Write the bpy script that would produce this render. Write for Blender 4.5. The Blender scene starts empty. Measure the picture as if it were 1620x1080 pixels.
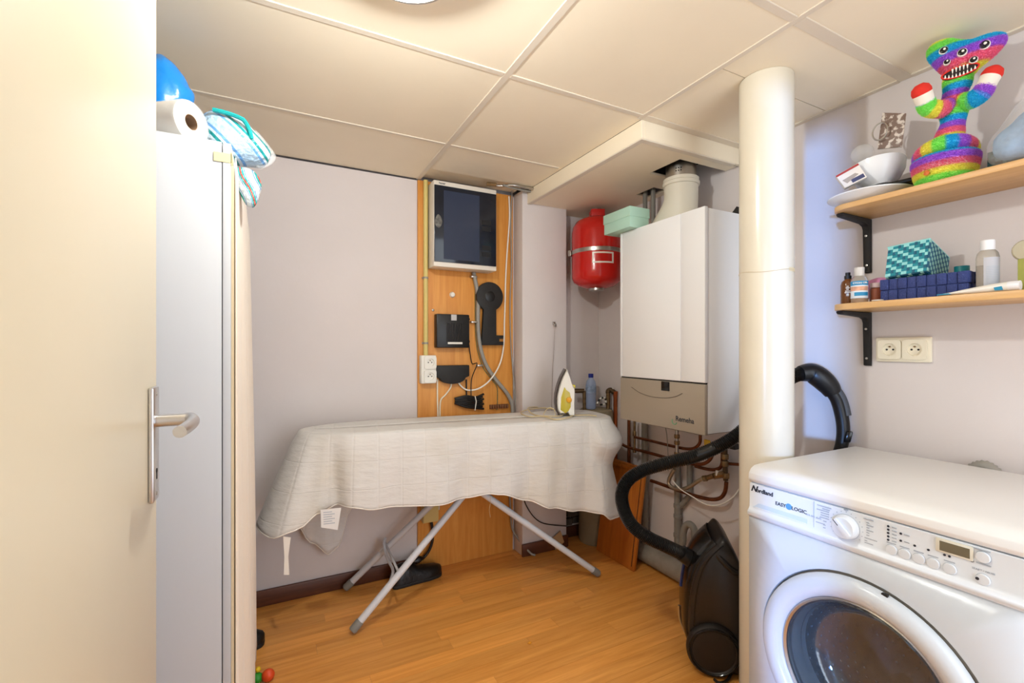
import bpy, bmesh, math, random
from mathutils import Vector, Matrix, noise
random.seed(7)
scene = bpy.context.scene
col = scene.collection
PI = math.pi

# ------------------------------------------------------------ camera, light, exposure
cam_data = bpy.data.cameras.new('camera')
cam = bpy.data.objects.new('camera', cam_data); col.objects.link(cam)
cam_data.sensor_width = 36.0
cam_data.lens = 36.0 * 729.4 / 1620.0
cam_data.shift_y = 10.0 / 1620.0
cam_data.clip_start = 0.02
cam.location = (0, 0, 1.2)
cam.rotation_euler = (PI / 2, 0, -math.radians(27.27))
scene.camera = cam

world = bpy.data.worlds.new('world'); scene.world = world
world.use_nodes = True
bg = world.node_tree.nodes['Background']
bg.inputs['Color'].default_value = (0.60, 0.76, 1.0, 1)
bg.inputs['Strength'].default_value = 1.0

sun_d = bpy.data.lights.new('daylight', 'SUN')
sun = bpy.data.objects.new('daylight', sun_d); col.objects.link(sun)
sun_d.energy = 2.3; sun_d.color = (0.22, 0.46, 1.0); sun_d.angle = math.radians(3.0)
sun.rotation_euler = Vector((1.0, 0.5, -0.012)).to_track_quat('-Z', 'Y').to_euler()

lamp_d = bpy.data.lights.new('lamp_bulb', 'POINT')
lamp = bpy.data.objects.new('lamp_bulb', lamp_d); col.objects.link(lamp)
lamp_d.energy = 18; lamp_d.color = (0.97, 1.0, 0.985); lamp_d.shadow_soft_size = 0.03
lamp.location = (0.256, 1.0, 2.002)

# added unseen fill lamp behind the camera, shining through an opening made for it
fill_d = bpy.data.lights.new('fill_light', 'AREA')
fill = bpy.data.objects.new('fill_light', fill_d); col.objects.link(fill)
fill_d.shape = 'RECTANGLE'; fill_d.size = 1.0; fill_d.size_y = 1.9
fill_d.energy = 13; fill_d.color = (0.97, 1.0, 1.0)
fill.location = (1.0, -0.80, 1.06)
fill.rotation_euler = (PI / 2, 0, 0)

vs = scene.view_settings
vs.view_transform = 'Standard'; vs.look = 'None'; vs.gamma = 1.0
vs.use_curve_mapping = False
vs.exposure = 0.52

# ------------------------------------------------------------ materials
MATS = {}
def srgb(c):
    return tuple((x / 12.92 if x <= 0.04045 else ((x + 0.055) / 1.055) ** 2.4) for x in [v / 255.0 for v in c])
def mat(name, c, rough=0.5, metal=0.0, var=0.0, vscale=4.0, bump=0.0, bscale=60.0, spec=0.5, sheen=0.0, coat=0.0, trans=0.0, alpha=1.0, ior=1.45, emit=None):
    if name in MATS: return MATS[name]
    m = bpy.data.materials.new(name); m.use_nodes = True
    nt = m.node_tree; b = nt.nodes['Principled BSDF']
    lc = srgb(c) + (1,)
    b.inputs['Base Color'].default_value = lc
    b.inputs['Roughness'].default_value = rough
    b.inputs['Metallic'].default_value = metal
    b.inputs['Specular IOR Level'].default_value = spec
    b.inputs['Sheen Weight'].default_value = sheen
    b.inputs['Coat Weight'].default_value = coat
    b.inputs['Transmission Weight'].default_value = trans
    b.inputs['Alpha'].default_value = alpha
    b.inputs['IOR'].default_value = ior
    if emit:
        b.inputs['Emission Color'].default_value = srgb(emit[0]) + (1,)
        b.inputs['Emission Strength'].default_value = emit[1]
    if var or bump:
        g = nt.nodes.new('ShaderNodeNewGeometry')
        if var:
            n = nt.nodes.new('ShaderNodeTexNoise'); n.inputs['Scale'].default_value = vscale; n.inputs['Detail'].default_value = 5
            nt.links.new(g.outputs['Position'], n.inputs['Vector'])
            r = nt.nodes.new('ShaderNodeMapRange')
            r.inputs['From Min'].default_value = 0.3; r.inputs['From Max'].default_value = 0.7
            r.inputs['To Min'].default_value = 1 - var; r.inputs['To Max'].default_value = 1 + var * 0.4
            nt.links.new(n.outputs['Fac'], r.inputs['Value'])
            mx = nt.nodes.new('ShaderNodeVectorMath'); mx.operation = 'SCALE'
            mx.inputs[0].default_value = lc[:3]
            nt.links.new(r.outputs['Result'], mx.inputs['Scale'])
            nt.links.new(mx.outputs['Vector'], b.inputs['Base Color'])
        if bump:
            n2 = nt.nodes.new('ShaderNodeTexNoise'); n2.inputs['Scale'].default_value = bscale; n2.inputs['Detail'].default_value = 4
            nt.links.new(g.outputs['Position'], n2.inputs['Vector'])
            bp = nt.nodes.new('ShaderNodeBump'); bp.inputs['Strength'].default_value = bump; bp.inputs['Distance'].default_value = 0.004
            nt.links.new(n2.outputs['Fac'], bp.inputs['Height'])
            nt.links.new(bp.outputs['Normal'], b.inputs['Normal'])
    MATS[name] = m
    return m

def wood(name, c1, c2, axis='X', scale=1.0, rough=0.42, rand=0.0):
    """grain running along one world axis"""
    m = bpy.data.materials.new(name); m.use_nodes = True
    nt = m.node_tree; b = nt.nodes['Principled BSDF']
    g = nt.nodes.new('ShaderNodeNewGeometry')
    mp = nt.nodes.new('ShaderNodeMapping')
    st = {'X': (2.2, 38, 38), 'Y': (38, 2.2, 38), 'Z': (38, 38, 2.2)}[axis]
    mp.inputs['Scale'].default_value = tuple(s * scale for s in st)
    nt.links.new(g.outputs['Position'], mp.inputs['Vector'])
    vec = mp.outputs['Vector']
    if rand:
        oi = nt.nodes.new('ShaderNodeObjectInfo')
        ml = nt.nodes.new('ShaderNodeMath'); ml.operation = 'MULTIPLY'; ml.inputs[1].default_value = 90
        nt.links.new(oi.outputs['Random'], ml.inputs[0])
        ad = nt.nodes.new('ShaderNodeVectorMath'); ad.operation = 'ADD'
        nt.links.new(mp.outputs['Vector'], ad.inputs[0]); nt.links.new(ml.outputs['Value'], ad.inputs[1])
        vec = ad.outputs['Vector']
    n = nt.nodes.new('ShaderNodeTexNoise'); n.inputs['Scale'].default_value = 1.0; n.inputs['Detail'].default_value = 7
    n.inputs['Roughness'].default_value = 0.65; n.inputs['Distortion'].default_value = 0.7
    nt.links.new(vec, n.inputs['Vector'])
    r = nt.nodes.new('ShaderNodeValToRGB')
    r.color_ramp.elements[0].position = 0.30; r.color_ramp.elements[0].color = srgb(c2) + (1,)
    r.color_ramp.elements[1].position = 0.66; r.color_ramp.elements[1].color = srgb(c1) + (1,)
    nt.links.new(n.outputs['Fac'], r.inputs['Fac'])
    out = r.outputs['Color']
    if rand:
        mr = nt.nodes.new('ShaderNodeMapRange'); mr.inputs['To Min'].default_value = 1 - rand; mr.inputs['To Max'].default_value = 1 + rand * 0.5
        nt.links.new(oi.outputs['Random'], mr.inputs['Value'])
        sc = nt.nodes.new('ShaderNodeVectorMath'); sc.operation = 'SCALE'
        nt.links.new(out, sc.inputs[0]); nt.links.new(mr.outputs['Result'], sc.inputs['Scale'])
        out = sc.outputs['Vector']
    nt.links.new(out, b.inputs['Base Color'])
    b.inputs['Roughness'].default_value = rough
    bp = nt.nodes.new('ShaderNodeBump'); bp.inputs['Strength'].default_value = 0.08; bp.inputs['Distance'].default_value = 0.002
    nt.links.new(n.outputs['Fac'], bp.inputs['Height']); nt.links.new(bp.outputs['Normal'], b.inputs['Normal'])
    MATS[name] = m
    return m

wall_m = mat('wall_paint', (222, 213, 210), 0.75, var=0.05, vscale=2.2, bump=0.12, bscale=45, spec=0.3)
ceil_m = mat('ceiling_panel_cream', (250, 238, 214), 0.55, var=0.05, vscale=1.8, spec=0.35)
rail_m = mat('ceiling_rail', (228, 217, 199), 0.6)
dark_m = mat('dark_void', (30, 26, 22), 0.9)
door_m = mat('door_cream_paint', (222, 211, 184), 0.32, var=0.035, vscale=3, bump=0.03, bscale=14)
pillar_m = mat('pillar_cream_gloss', (226, 218, 199), 0.22, var=0.05, vscale=5, bump=0.04, bscale=25)
white_lam = mat('white_laminate', (200, 202, 205), 0.4, spec=0.4)
white_enamel = mat('white_enamel', (208, 214, 220), 0.25, spec=0.5)
boiler_m = mat('boiler_white', (238, 239, 240), 0.35)
boiler_grey = mat('boiler_grey', (158, 146, 130), 0.4)
steel = mat('brushed_steel', (190, 186, 180), 0.3, metal=1.0)
alu = mat('satin_aluminium', (206, 204, 205), 0.28, metal=1.0)
copper = mat('old_copper', (126, 74, 46), 0.42, metal=0.75, var=0.35, vscale=25)
brass = mat('dull_brass', (150, 124, 88), 0.4, metal=0.8, var=0.35, vscale=40)
pvc_grey = mat('grey_pvc', (140, 136, 128), 0.5, var=0.12, vscale=12)
black_pl = mat('black_plastic', (22, 21, 21), 0.38)
black_gl = mat('black_gloss', (16, 16, 17), 0.18)
black_mt = mat('black_matt', (30, 28, 27), 0.6)
red_gl = mat('red_gloss_paint', (196, 26, 18), 0.2, coat=0.3)
red_pl = mat('red_plastic', (190, 30, 22), 0.4)
white_pl = mat('white_plastic', (236, 232, 222), 0.4)
cream_pl = mat('cream_plastic', (236, 227, 204), 0.4)
yellow_pl = mat('pale_yellow_conduit', (216, 196, 120), 0.45)
grey_pl = mat('grey_plastic', (150, 146, 138), 0.45)
print_dk = mat('dark_print', (40, 44, 54), 0.5)
print_gr = mat('grey_print', (172, 180, 190), 0.5)
print_bl = mat('blue_print', (92, 160, 206), 0.5)
print_gn = mat('green_print', (96, 160, 120), 0.5)
floor_m = wood('oak_floor', (242, 172, 88), (214, 140, 58), 'X', 1.0, 0.38, rand=0.14)
board_m = wood('orange_plywood', (226, 158, 74), (206, 132, 52), 'Z', 1.1, 0.5)
panel_m = wood('brown_hardboard', (204, 124, 42), (168, 92, 28), 'Z', 0.5, 0.45)
beech = wood('beech_shelf', (224, 180, 122), (204, 156, 98), 'Y', 0.9, 0.4)
skirt_m = wood('dark_red_skirting', (104, 58, 36), (66, 34, 22), 'X', 0.8, 0.4)

# ------------------------------------------------------------ mesh helpers
class MB:
    def __init__(self):
        self.v = []; self.f = []
    def add(self, vs, fs):
        o = len(self.v); self.v += [tuple(p) for p in vs]; self.f += [tuple(i + o for i in f) for f in fs]
        return self
    def box(self, x0, x1, y0, y1, z0, z1):
        vs = [(x0, y0, z0), (x1, y0, z0), (x1, y1, z0), (x0, y1, z0), (x0, y0, z1), (x1, y0, z1), (x1, y1, z1), (x0, y1, z1)]
        return self.add(vs, [(3, 2, 1, 0), (4, 5, 6, 7), (0, 1, 5, 4), (1, 2, 6, 5), (2, 3, 7, 6), (3, 0, 4, 7)])
    def obox(self, c, ax, ay, az):
        c, ax, ay, az = Vector(c), Vector(ax), Vector(ay), Vector(az)
        vs = [c + sx * ax + sy * ay + sz * az for sz in (-1, 1) for sx, sy in ((-1, -1), (1, -1), (1, 1), (-1, 1))]
        return self.add(vs, [(3, 2, 1, 0), (4, 5, 6, 7), (0, 1, 5, 4), (1, 2, 6, 5), (2, 3, 7, 6), (3, 0, 4, 7)])
    def prism(self, poly, vec):
        n = len(poly); vec = Vector(vec)
        vs = [Vector(p) for p in poly] + [Vector(p) + vec for p in poly]
        fs = [tuple(range(n - 1, -1, -1)), tuple(range(n, 2 * n))] + [(i, (i + 1) % n, n + (i + 1) % n, n + i) for i in range(n)]
        return self.add(vs, fs)
    def tube(self, path, r, n=10, closed=False, caps=True):
        P = [Vector(p) for p in path]; m = len(P)
        rs = r if isinstance(r, (list, tuple)) else [r] * m
        T = []
        for i in range(m):
            if closed: t = P[(i + 1) % m] - P[i - 1]
            else: t = P[min(i + 1, m - 1)] - P[max(i - 1, 0)]
            T.append(t.normalized() if t.length > 1e-9 else Vector((0, 0, 1)))
        a = Vector((0, 0, 1)) if abs(T[0].z) < 0.9 else Vector((1, 0, 0))
        nrm = (a - T[0] * a.dot(T[0])).normalized()
        vs = []
        for i in range(m):
            nrm = nrm - T[i] * nrm.dot(T[i])
            if nrm.length < 1e-6: nrm = T[i].orthogonal()
            nrm.normalize(); b = T[i].cross(nrm)
            for k in range(n):
                ang = 2 * PI * k / n
                vs.append(P[i] + (nrm * math.cos(ang) + b * math.sin(ang)) * rs[i])
        fs = []
        for i in range(m if closed else m - 1):
            j = (i + 1) % m
            for k in range(n):
                l = (k + 1) % n
                fs.append((i * n + k, i * n + l, j * n + l, j * n + k))
        if caps and not closed:
            fs.append(tuple(range(n - 1, -1, -1))); fs.append(tuple((m - 1) * n + k for k in range(n)))
        return self.add(vs, fs)
    def cyl(self, p0, p1, r, n=20):
        return self.tube([p0, p1], r, n)
    def lathe(self, prof, c, axis=(0, 0, 1), n=28, sx=1.0, caps=True):
        """prof: list of (radius, height) from base upwards"""
        c = Vector(c); q = Vector((0, 0, 1)).rotation_difference(Vector(axis).normalized())
        vs = []; fs = []; m = len(prof)
        for (r, h) in prof:
            for k in range(n):
                a = 2 * PI * k / n
                vs.append(c + q @ Vector((r * math.cos(a) * sx, r * math.sin(a), h)))
        for i in range(m - 1):
            for k in range(n):
                l = (k + 1) % n
                fs.append((i * n + k, i * n + l, (i + 1) * n + l, (i + 1) * n + k))
        if tuple(prof[0]) == tuple(prof[-1]): caps = False
        if caps and prof[0][0] > 1e-5: fs.append(tuple(range(n - 1, -1, -1)))
        if caps and prof[-1][0] > 1e-5: fs.append(tuple((m - 1) * n + k for k in range(n)))
        return self.add(vs, fs)
    def ball(self, c, r, n=14, m=8):
        rx, ry, rz = r if isinstance(r, (tuple, list)) else (r, r, r)
        vs = []; fs = []
        for i in range(m + 1):
            t = PI * i / m
            for k in range(n):
                a = 2 * PI * k / n
                vs.append((c[0] + rx * math.sin(t) * math.cos(a), c[1] + ry * math.sin(t) * math.sin(a), c[2] - rz * math.cos(t)))
        for i in range(m):
            for k in range(n):
                l = (k + 1) % n
                fs.append((i * n + k, i * n + l, (i + 1) * n + l, (i + 1) * n + k))
        return self.add(vs, fs)
    def inflate(self, pts, nrm, T, rings=7, wr=0.0, centre=None, wscale=30, p=0.5):
        """a stuffed shape: planar outline blown up to thickness T on both sides"""
        pts = [Vector(q) for q in pts]; nrm = Vector(nrm).normalized(); n = len(pts)
        c = Vector(centre) if centre else sum(pts, Vector()) / n
        def off(q, k):
            return nrm * (k + (wr * noise.noise(q * wscale) if wr else 0)) + (Vector((0, 0, 1)) * wr * 0.5 * noise.noise(q * wscale * 1.7 + Vector((9, 3, 1))) if wr else Vector())
        vs = [q + (off(q, 0) if wr else Vector()) for q in pts]; fs = []
        rows = {}
        for side in (1, -1):
            prev = list(range(n))
            for j in range(1, rings):
                s = math.cos(PI / 2 * j / rings); row = []
                for q in pts:
                    w = c + (q - c) * s
                    row.append(len(vs)); vs.append(w + off(w, side * T * (1 - s * s) ** p))
                for k in range(n):
                    l = (k + 1) % n
                    fs.append((prev[k], prev[l], row[l], row[k]) if side > 0 else (prev[l], prev[k], row[k], row[l]))
                prev = row
            ci = len(vs); vs.append(c + off(c, side * T))
            for k in range(n):
                l = (k + 1) % n
                fs.append((prev[k], prev[l], ci) if side > 0 else (prev[l], prev[k], ci))
        return self.add(vs, fs)
    def build(self, name, m, parent=None, bevel=0.0, seg=2, smooth=35, fix=True, stuff=False):
        me = bpy.data.meshes.new(name)
        me.from_pydata(self.v, [], self.f); me.validate()
        bm = bmesh.new(); bm.from_mesh(me)
        bmesh.ops.remove_doubles(bm, verts=bm.verts, dist=1e-6)
        if fix: bmesh.ops.recalc_face_normals(bm, faces=bm.faces)
        if bevel:
            es = [e for e in bm.edges if len(e.link_faces) == 2 and e.calc_face_angle(0) > 0.5]
            bmesh.ops.bevel(bm, geom=es, offset=bevel, segments=seg, affect='EDGES', profile=0.5, clamp_overlap=True)
        bm.to_mesh(me); bm.free()
        if smooth:
            me.polygons.foreach_set('use_smooth', [True] * len(me.polygons))
            me.set_sharp_from_angle(angle=math.radians(smooth))
        me.materials.append(m)
        o = bpy.data.objects.new(name, me); col.objects.link(o)
        if parent is not None: adopt(o, parent)
        if stuff: o['kind'] = 'stuff'
        return o

def wmat(o):
    return (wmat(o.parent) @ o.matrix_parent_inverse @ o.matrix_basis) if o.parent else o.matrix_basis.copy()
def adopt(o, parent):
    o.parent = parent; o.matrix_parent_inverse = wmat(parent).inverted()
def tag(o, label, cat, group=None):
    o['label'] = label; o['category'] = cat
    if group: o['group'] = group
    return o
def thing(name, loc, label, cat, group=None):
    o = bpy.data.objects.new(name, None); col.objects.link(o); o.location = loc; o.empty_display_size = 0.05
    return tag(o, label, cat, group)
def struct(o):
    o['kind'] = 'structure'; return o
def cr(pts, k=8, closed=False):
    P = [Vector(p) for p in pts]; n = len(P); out = []
    for i in range(n if closed else n - 1):
        if closed: p0, p1, p2, p3 = P[i - 1], P[i], P[(i + 1) % n], P[(i + 2) % n]
        else: p0, p1, p2, p3 = P[max(i - 1, 0)], P[i], P[i + 1], P[min(i + 2, n - 1)]
        for j in range(k):
            t = j / k
            out.append(0.5 * ((2 * p1) + (p2 - p0) * t + (2 * p0 - 5 * p1 + 4 * p2 - p3) * t * t + (3 * p1 - p0 - 3 * p2 + p3) * t ** 3))
    if not closed: out.append(P[-1])
    return out
def text(name, s, size, org, xd, yd, m, parent, ext=0.0002, shear=0.0, bold=0.0):
    cu = bpy.data.curves.new('txt', 'FONT'); cu.body = s; cu.size = size; cu.extrude = ext; cu.shear = shear; cu.offset = bold
    cu.resolution_u = 3
    t = bpy.data.objects.new('txt', cu); col.objects.link(t)
    dg = bpy.context.evaluated_depsgraph_get()
    me = bpy.data.meshes.new_from_object(t.evaluated_get(dg)); me.name = name
    bpy.data.objects.remove(t); bpy.data.curves.remove(cu)
    xd = Vector(xd).normalized(); yd = Vector(yd).normalized(); zd = xd.cross(yd)
    M = Matrix(((xd.x, yd.x, zd.x, org[0]), (xd.y, yd.y, zd.y, org[1]), (xd.z, yd.z, zd.z, org[2]), (0, 0, 0, 1)))
    me.transform(M); me.materials.clear(); me.materials.append(m)
    o = bpy.data.objects.new(name, me); col.objects.link(o); adopt(o, parent)
    return o
def arc(c, r, a0, a1, n, ux, uy):
    c, ux, uy = Vector(c), Vector(ux), Vector(uy)
    return [c + ux * (r * math.cos(a0 + (a1 - a0) * i / n)) + uy * (r * math.sin(a0 + (a1 - a0) * i / n)) for i in range(n + 1)]

# ------------------------------------------------------------ the room
BW = 2.44; RW = 1.90; CZ = 2.11      # back wall, right wall, ceiling
floor = struct(MB().box(-0.9, 2.02, -0.72, 2.56, -0.12, -0.006).build('floor', dark_m, smooth=0))
unit = MB().box(0, 1, 0, 1, 0, 1).build('plank', floor_m, smooth=0).data
bpy.data.objects.remove(bpy.data.objects['plank'])
PW = 0.071
y = -0.6; row = 0
while y < BW - 0.001:
    w = min(PW, BW - y) - 0.0009
    x = -0.85 - random.random() * 0.5
    while x < RW:
        L = random.choice((0.62, 0.78, 0.94, 1.1))
        x0, x1 = max(x, -0.8), min(x + L, RW)
        if x1 - x0 > 0.02:
            p = bpy.data.objects.new('plank', unit); col.objects.link(p)
            p.location = (x0, y, -0.0058); p.scale = (x1 - x0 - 0.0008, w, 0.0058)
            adopt(p, floor)
        x += L
    y += PW; row += 1

wall_back = struct(MB().box(-0.9, 2.0, BW, BW + 0.12, -0.1, 2.101).box(-0.9, 2.0, BW + 0.06, BW + 0.12, 2.101, 2.2).build("wall_back", wall_m, smooth=0))
wall_right = struct(MB().box(RW, RW + 0.12, -0.72, BW + 0.12, -0.1, 2.2).build('wall_right', wall_m, smooth=0))
wl = MB()
wl.box(-0.92, -0.80, 1.0, 2.56, -0.1, 2.2)            # behind the wardrobe
wl.box(-0.80, -0.27, 1.02, 1.10, -0.1, 2.2)           # return behind the open door
wl.box(-0.36, -0.25, 0.12, 1.02, -0.1, 2.2)           # the piece the open door lies against
wl.box(-0.36, -0.25, -0.72, -0.15, -0.1, 2.2)
wl.box(-0.36, -0.25, -0.15, 0.12, 2.06, 2.2)
wall_left = struct(wl.build('wall_left', wall_m, smooth=0))
wall_near = struct(MB().box(-0.36, 0.48, -0.72, -0.60, -0.1, 2.2).box(1.52, 2.02, -0.72, -0.60, -0.1, 2.2).box(0.48, 1.52, -0.72, -0.60, 2.05, 2.2).build('wall_near', wall_m, smooth=0))  # the opening is added to let the fill lamp in
wall_col = struct(MB().box(1.268, 1.572, 2.33, BW, 0, 2.108).build('wall_pilaster', wall_m, bevel=0.004))

# ceiling: slab, panels and rails as parts
ceiling = struct(MB().box(-0.92, 2.02, -0.72, 2.56, 2.16, 2.24).build('ceiling', dark_m, smooth=0))
def cpanel(x0, x1, y0, y1, z=CZ):
    o = MB().box(x0 + 0.001, x1 - 0.001, y0 + 0.001, y1 - 0.001, z, z + 0.012).build('panel', ceil_m, ceiling, smooth=0)
    return o
YB = [-0.6, 0.177, 0.777, 1.375, 1.967, BW]
XB = [-0.8, -0.51, 0.69, 1.287]
for i in range(len(YB) - 1):
    y0, y1 = YB[i], YB[i + 1]
    for j in range(len(XB) - 1):
        if j == 2 and i == 4: cpanel(XB[j], 1.3005, y0, 2.27)
        else: cpanel(XB[j], 1.3005 if (j == 2 and i == 3) else XB[j + 1], y0, y1)
cpanel(1.287, RW, -0.6, 0.177); cpanel(1.287, RW, 0.177, 0.777)
# round the pillar the panel is cut in two along its middle
cpanel(1.287, RW, 0.777, 1.021, CZ - 0.001); cpanel(1.287, RW, 1.023, 1.375)
cpanel(0.69, 1.268, 2.27, BW, CZ + 0.014)
def rail(x0, x1, y0, y1, z0=CZ - 0.003):
    MB().box(x0, x1, y0, y1, z0, CZ + 0.02).build('rail', rail_m, ceiling, bevel=0.0012, seg=1)
rail(0.678, 0.702, -0.6, BW); rail(1.278, 1.298, -0.6, 1.40); rail(-0.522, -0.498, -0.6, BW)
for yy, w in ((0.177, 0.012), (1.375, 0.011), (1.967, 0.008)):
    rail(-0.498, 0.678, yy - w, yy + w); rail(0.702, 1.278, yy - w, yy + w)
rail(-0.498, 0.678, 0.765, 0.789); rail(0.702, 1.278, 0.765, 0.789)
rail(1.298, RW, 0.755, 0.792); rail(1.298, RW, 0.165, 0.189); rail(1.298, RW, 1.36, 1.3945)
rail(RW - 0.022, RW, -0.6, 0.755, CZ - 0.005); rail(RW - 0.022, RW, 0.792, 1.36, CZ - 0.005)
# boxed-in bulkhead round the flue
bk = lambda n, *a: MB().box(*a).build(n, ceil_m, ceiling, bevel=0.0015, seg=1)
bk('bulkhead_board', 1.300, 1.316, 1.395, 2.329, 2.036, CZ - 0.0005)
bk('bulkhead_board', 1.316, RW, 1.395, 1.411, 2.036, CZ - 0.0005)
ang = MB().box(1.300, 1.326, 1.395, 2.329, 2.030, 2.036)
ang.build('bulkhead_trim', rail_m, ceiling, bevel=0.001, seg=1)
MB().box(1.326, 1.86, 1.395, 1.421, 2.030, 2.036).build('bulkhead_trim', rail_m, ceiling, bevel=0.001, seg=1)
ZB = 2.037
for (x0, x1, y0, y1) in ((1.326, RW, 1.421, 1.478), (1.326, 1.60, 1.478, BW), (1.60, RW, 1.665, 1.80), (1.60, 1.76, 1.80, BW), (1.85, RW, 1.80, BW), (1.76, 1.85, 1.93, BW)):
    MB().box(x0, x1, y0, y1, ZB, ZB + 0.01).build('bulkhead_panel', ceil_m, ceiling, smooth=0)
MB().box(1.32, RW, 1.42, BW, 2.125, 2.135).build('bulkhead_void', dark_m, ceiling, smooth=0)

# skirting
sk = MB().box(-0.8, 0.683, BW - 0.014, BW, 0, 0.075).build('baseboard_back', skirt_m, bevel=0.004); struct(sk)
s2 = MB().box(1.262, 1.578, 2.316, 2.330, 0, 0.072).build('baseboard_pilaster', skirt_m, bevel=0.004); struct(s2)
s3 = MB().box(1.580, RW - 0.01, BW - 0.014, BW, 0, 0.07).build('baseboard_recess', skirt_m, bevel=0.004); struct(s3)
# broken masonry at the foot of the recess
stone_m = mat('dirty_masonry', (92, 82, 70), 0.9, var=0.45, vscale=22, bump=0.8, bscale=60)
zz = 0.085
for r_, hh in enumerate((0.05, 0.055, 0.05)):
    x = 1.585 - (0.05 if r_ % 2 else 0.0)
    while x < 1.80:
        w = random.uniform(0.07, 0.12); x0 = max(x, 1.582)
        if x + w - x0 > 0.02:
            mb = MB().box(x0, x + w - 0.008, BW - random.uniform(0.02, 0.04), BW + 0.01, zz, zz + hh - 0.008)
            mb.build('brick', stone_m, wall_back, bevel=0.006)
        x += w
    zz += hh

# ------------------------------------------------------------ open door on the left
door = struct(thing('door_1', (-0.225, 0.13, 0), 'x', 'x')); del door['label'], door['category']
MB().box(-0.225, -0.186, 0.13, 1.0, 0.012, 2.03).build('leaf', door_m, door, bevel=0.002)
pl = MB()
pl.box(-0.186, -0.178, 0.938, 0.978, 0.945, 1.135)
pl.build('handle_plate', alu, door, bevel=0.003)
hd = MB().cyl((-0.178, 0.958, 1.078), (-0.133, 0.958, 1.078), 0.0105, 18)
hd.build('handle_neck', alu, door)
lev = cr([(-0.136, 0.962, 1.079), (-0.127, 0.948, 1.078), (-0.124, 0.925, 1.076), (-0.126, 0.89, 1.074), (-0.131, 0.855, 1.072)], 6)
MB().tube(lev, [0.0105] * 5 + [0.0095] * (len(lev) - 5), 14).build('handle_lever', alu, door)
MB().cyl((-0.1785, 0.958, 0.995), (-0.1772, 0.958, 0.995), 0.004, 12).box(-0.1785, -0.1772, 0.9565, 0.9595, 0.981, 0.995).build('keyhole', black_mt, door)
for z in (0.957, 1.123):
    MB().cyl((-0.1785, 0.958, z), (-0.177, 0.958, z), 0.003, 10).build('screw', steel, door)

door.location.x += 0.003

# ------------------------------------------------------------ wardrobe with curtain
WY = 1.30; WX = -0.112; WZ = 1.693
wd = thing('wardrobe', (-0.4, 1.6, 0), 'tall white laminate wardrobe behind the open cream door', 'wardrobe')
MB().box(-0.70, WX, WY, WY + 0.018, 0, WZ).build('side_panel', white_lam, wd, bevel=0.001)
MB().box(-0.70, WX, 2.06, 2.078, 0, WZ).build('side_panel', white_lam, wd, bevel=0.001)
MB().box(-0.70, WX, WY + 0.018, 2.06, WZ - 0.018, WZ).build('top_panel', white_lam, wd)
MB().box(-0.70, WX, WY + 0.018, 2.06, 0.125, 0.143).build('bottom_panel', white_lam, wd)
MB().box(-0.70, -0.694, WY + 0.018, 2.06, 0.143, WZ - 0.018).build('back_panel', white_lam, wd)
MB().box(WX + 0.002, WX + 0.019, WY - 0.001, 2.078, 0.13, WZ - 0.001).build('door', white_lam, wd, bevel=0.001)
mask = mat('masking_tape', (226, 214, 160), 0.6)
MB().box(-0.128, WX + 0.0205, WY - 0.0022, WY - 0.001, 1.645, 1.667).box(WX + 0.0190, WX + 0.0205, WY - 0.0022, WY + 0.05, 1.640, 1.672).build('tape_strip', mask, wd)
MB().box(WX + 0.0195, WX + 0.0245, WY + 0.0005, WY + 0.024, 0.02, 1.64).build('edge_lath', mat('lath_beige', (214, 196, 160), 0.6), wd)
# curtain
cm = mat('cream_curtain', (232, 218, 200), 0.85, sheen=0.3, bump=0.15, bscale=120)
cb = MB(); nu, nv = 60, 24
for i in range(nu + 1):
    for j in range(nv + 1):
        u = i / nu; v = j / nv
        yv = WY + 0.022 + u * 0.72
        zt = 1.668 - 0.02 * math.sin(u * 9); zb = 0.03 + 0.05 * u * (1 + math.sin(7 * u))
        z = zt + (zb - zt) * v
        x = WX + 0.0285 + 0.004 * v * min(1, u * 20) + min(1, u * 14) * v ** 0.7 * (0.010 * (1 + math.sin(u * 30 + 0.8 * math.sin(v * 3))) + 0.004 * (1 + math.sin(u * 61 + v)))
        cb.v.append((x, yv, z))
for i in range(nu):
    for j in range(nv):
        a = i * (nv + 1) + j
        cb.f.append((a, a + nv + 1, a + nv + 2, a + 1))
cu_ = cb.build('curtain', cm, fix=False, smooth=180)
md = cu_.modifiers.new('thick', 'SOLIDIFY'); md.thickness = 0.0025; md.offset = 1
tag(cu_, 'long cream fabric curtain hanging down the front of the white wardrobe', 'curtain')

# things on top of the wardrobe
film = bpy.data.materials.new('clear_film'); film.use_nodes = True
nt = film.node_tree; b = nt.nodes['Principled BSDF']
b.inputs['Base Color'].default_value = (0.95, 0.95, 0.95, 1); b.inputs['Roughness'].default_value = 0.08; b.inputs['Alpha'].default_value = 0.22
b.inputs['Specular IOR Level'].default_value = 0.8
g_ = nt.nodes.new('ShaderNodeNewGeometry'); n_ = nt.nodes.new('ShaderNodeTexNoise'); n_.inputs['Scale'].default_value = 55
nt.links.new(g_.outputs['Position'], n_.inputs['Vector'])
bp_ = nt.nodes.new('ShaderNodeBump'); bp_.inputs['Strength'].default_value = 0.6; bp_.inputs['Distance'].default_value = 0.01
nt.links.new(n_.outputs['Fac'], bp_.inputs['Height']); nt.links.new(bp_.outputs['Normal'], b.inputs['Normal'])
paper = mat('tissue_paper', (246, 240, 228), 0.9, bump=0.2, bscale=80)
ax = Vector((0.80, -0.60, 0)).normalized()
rc = Vector((-0.178, 1.345, WZ + 0.0515))
roll = thing('paper_roll', (rc.x, rc.y, WZ), 'white paper roll in clear plastic wrap on top of the wardrobe', 'paper roll')
o_ = rc - ax * 0.22
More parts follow.
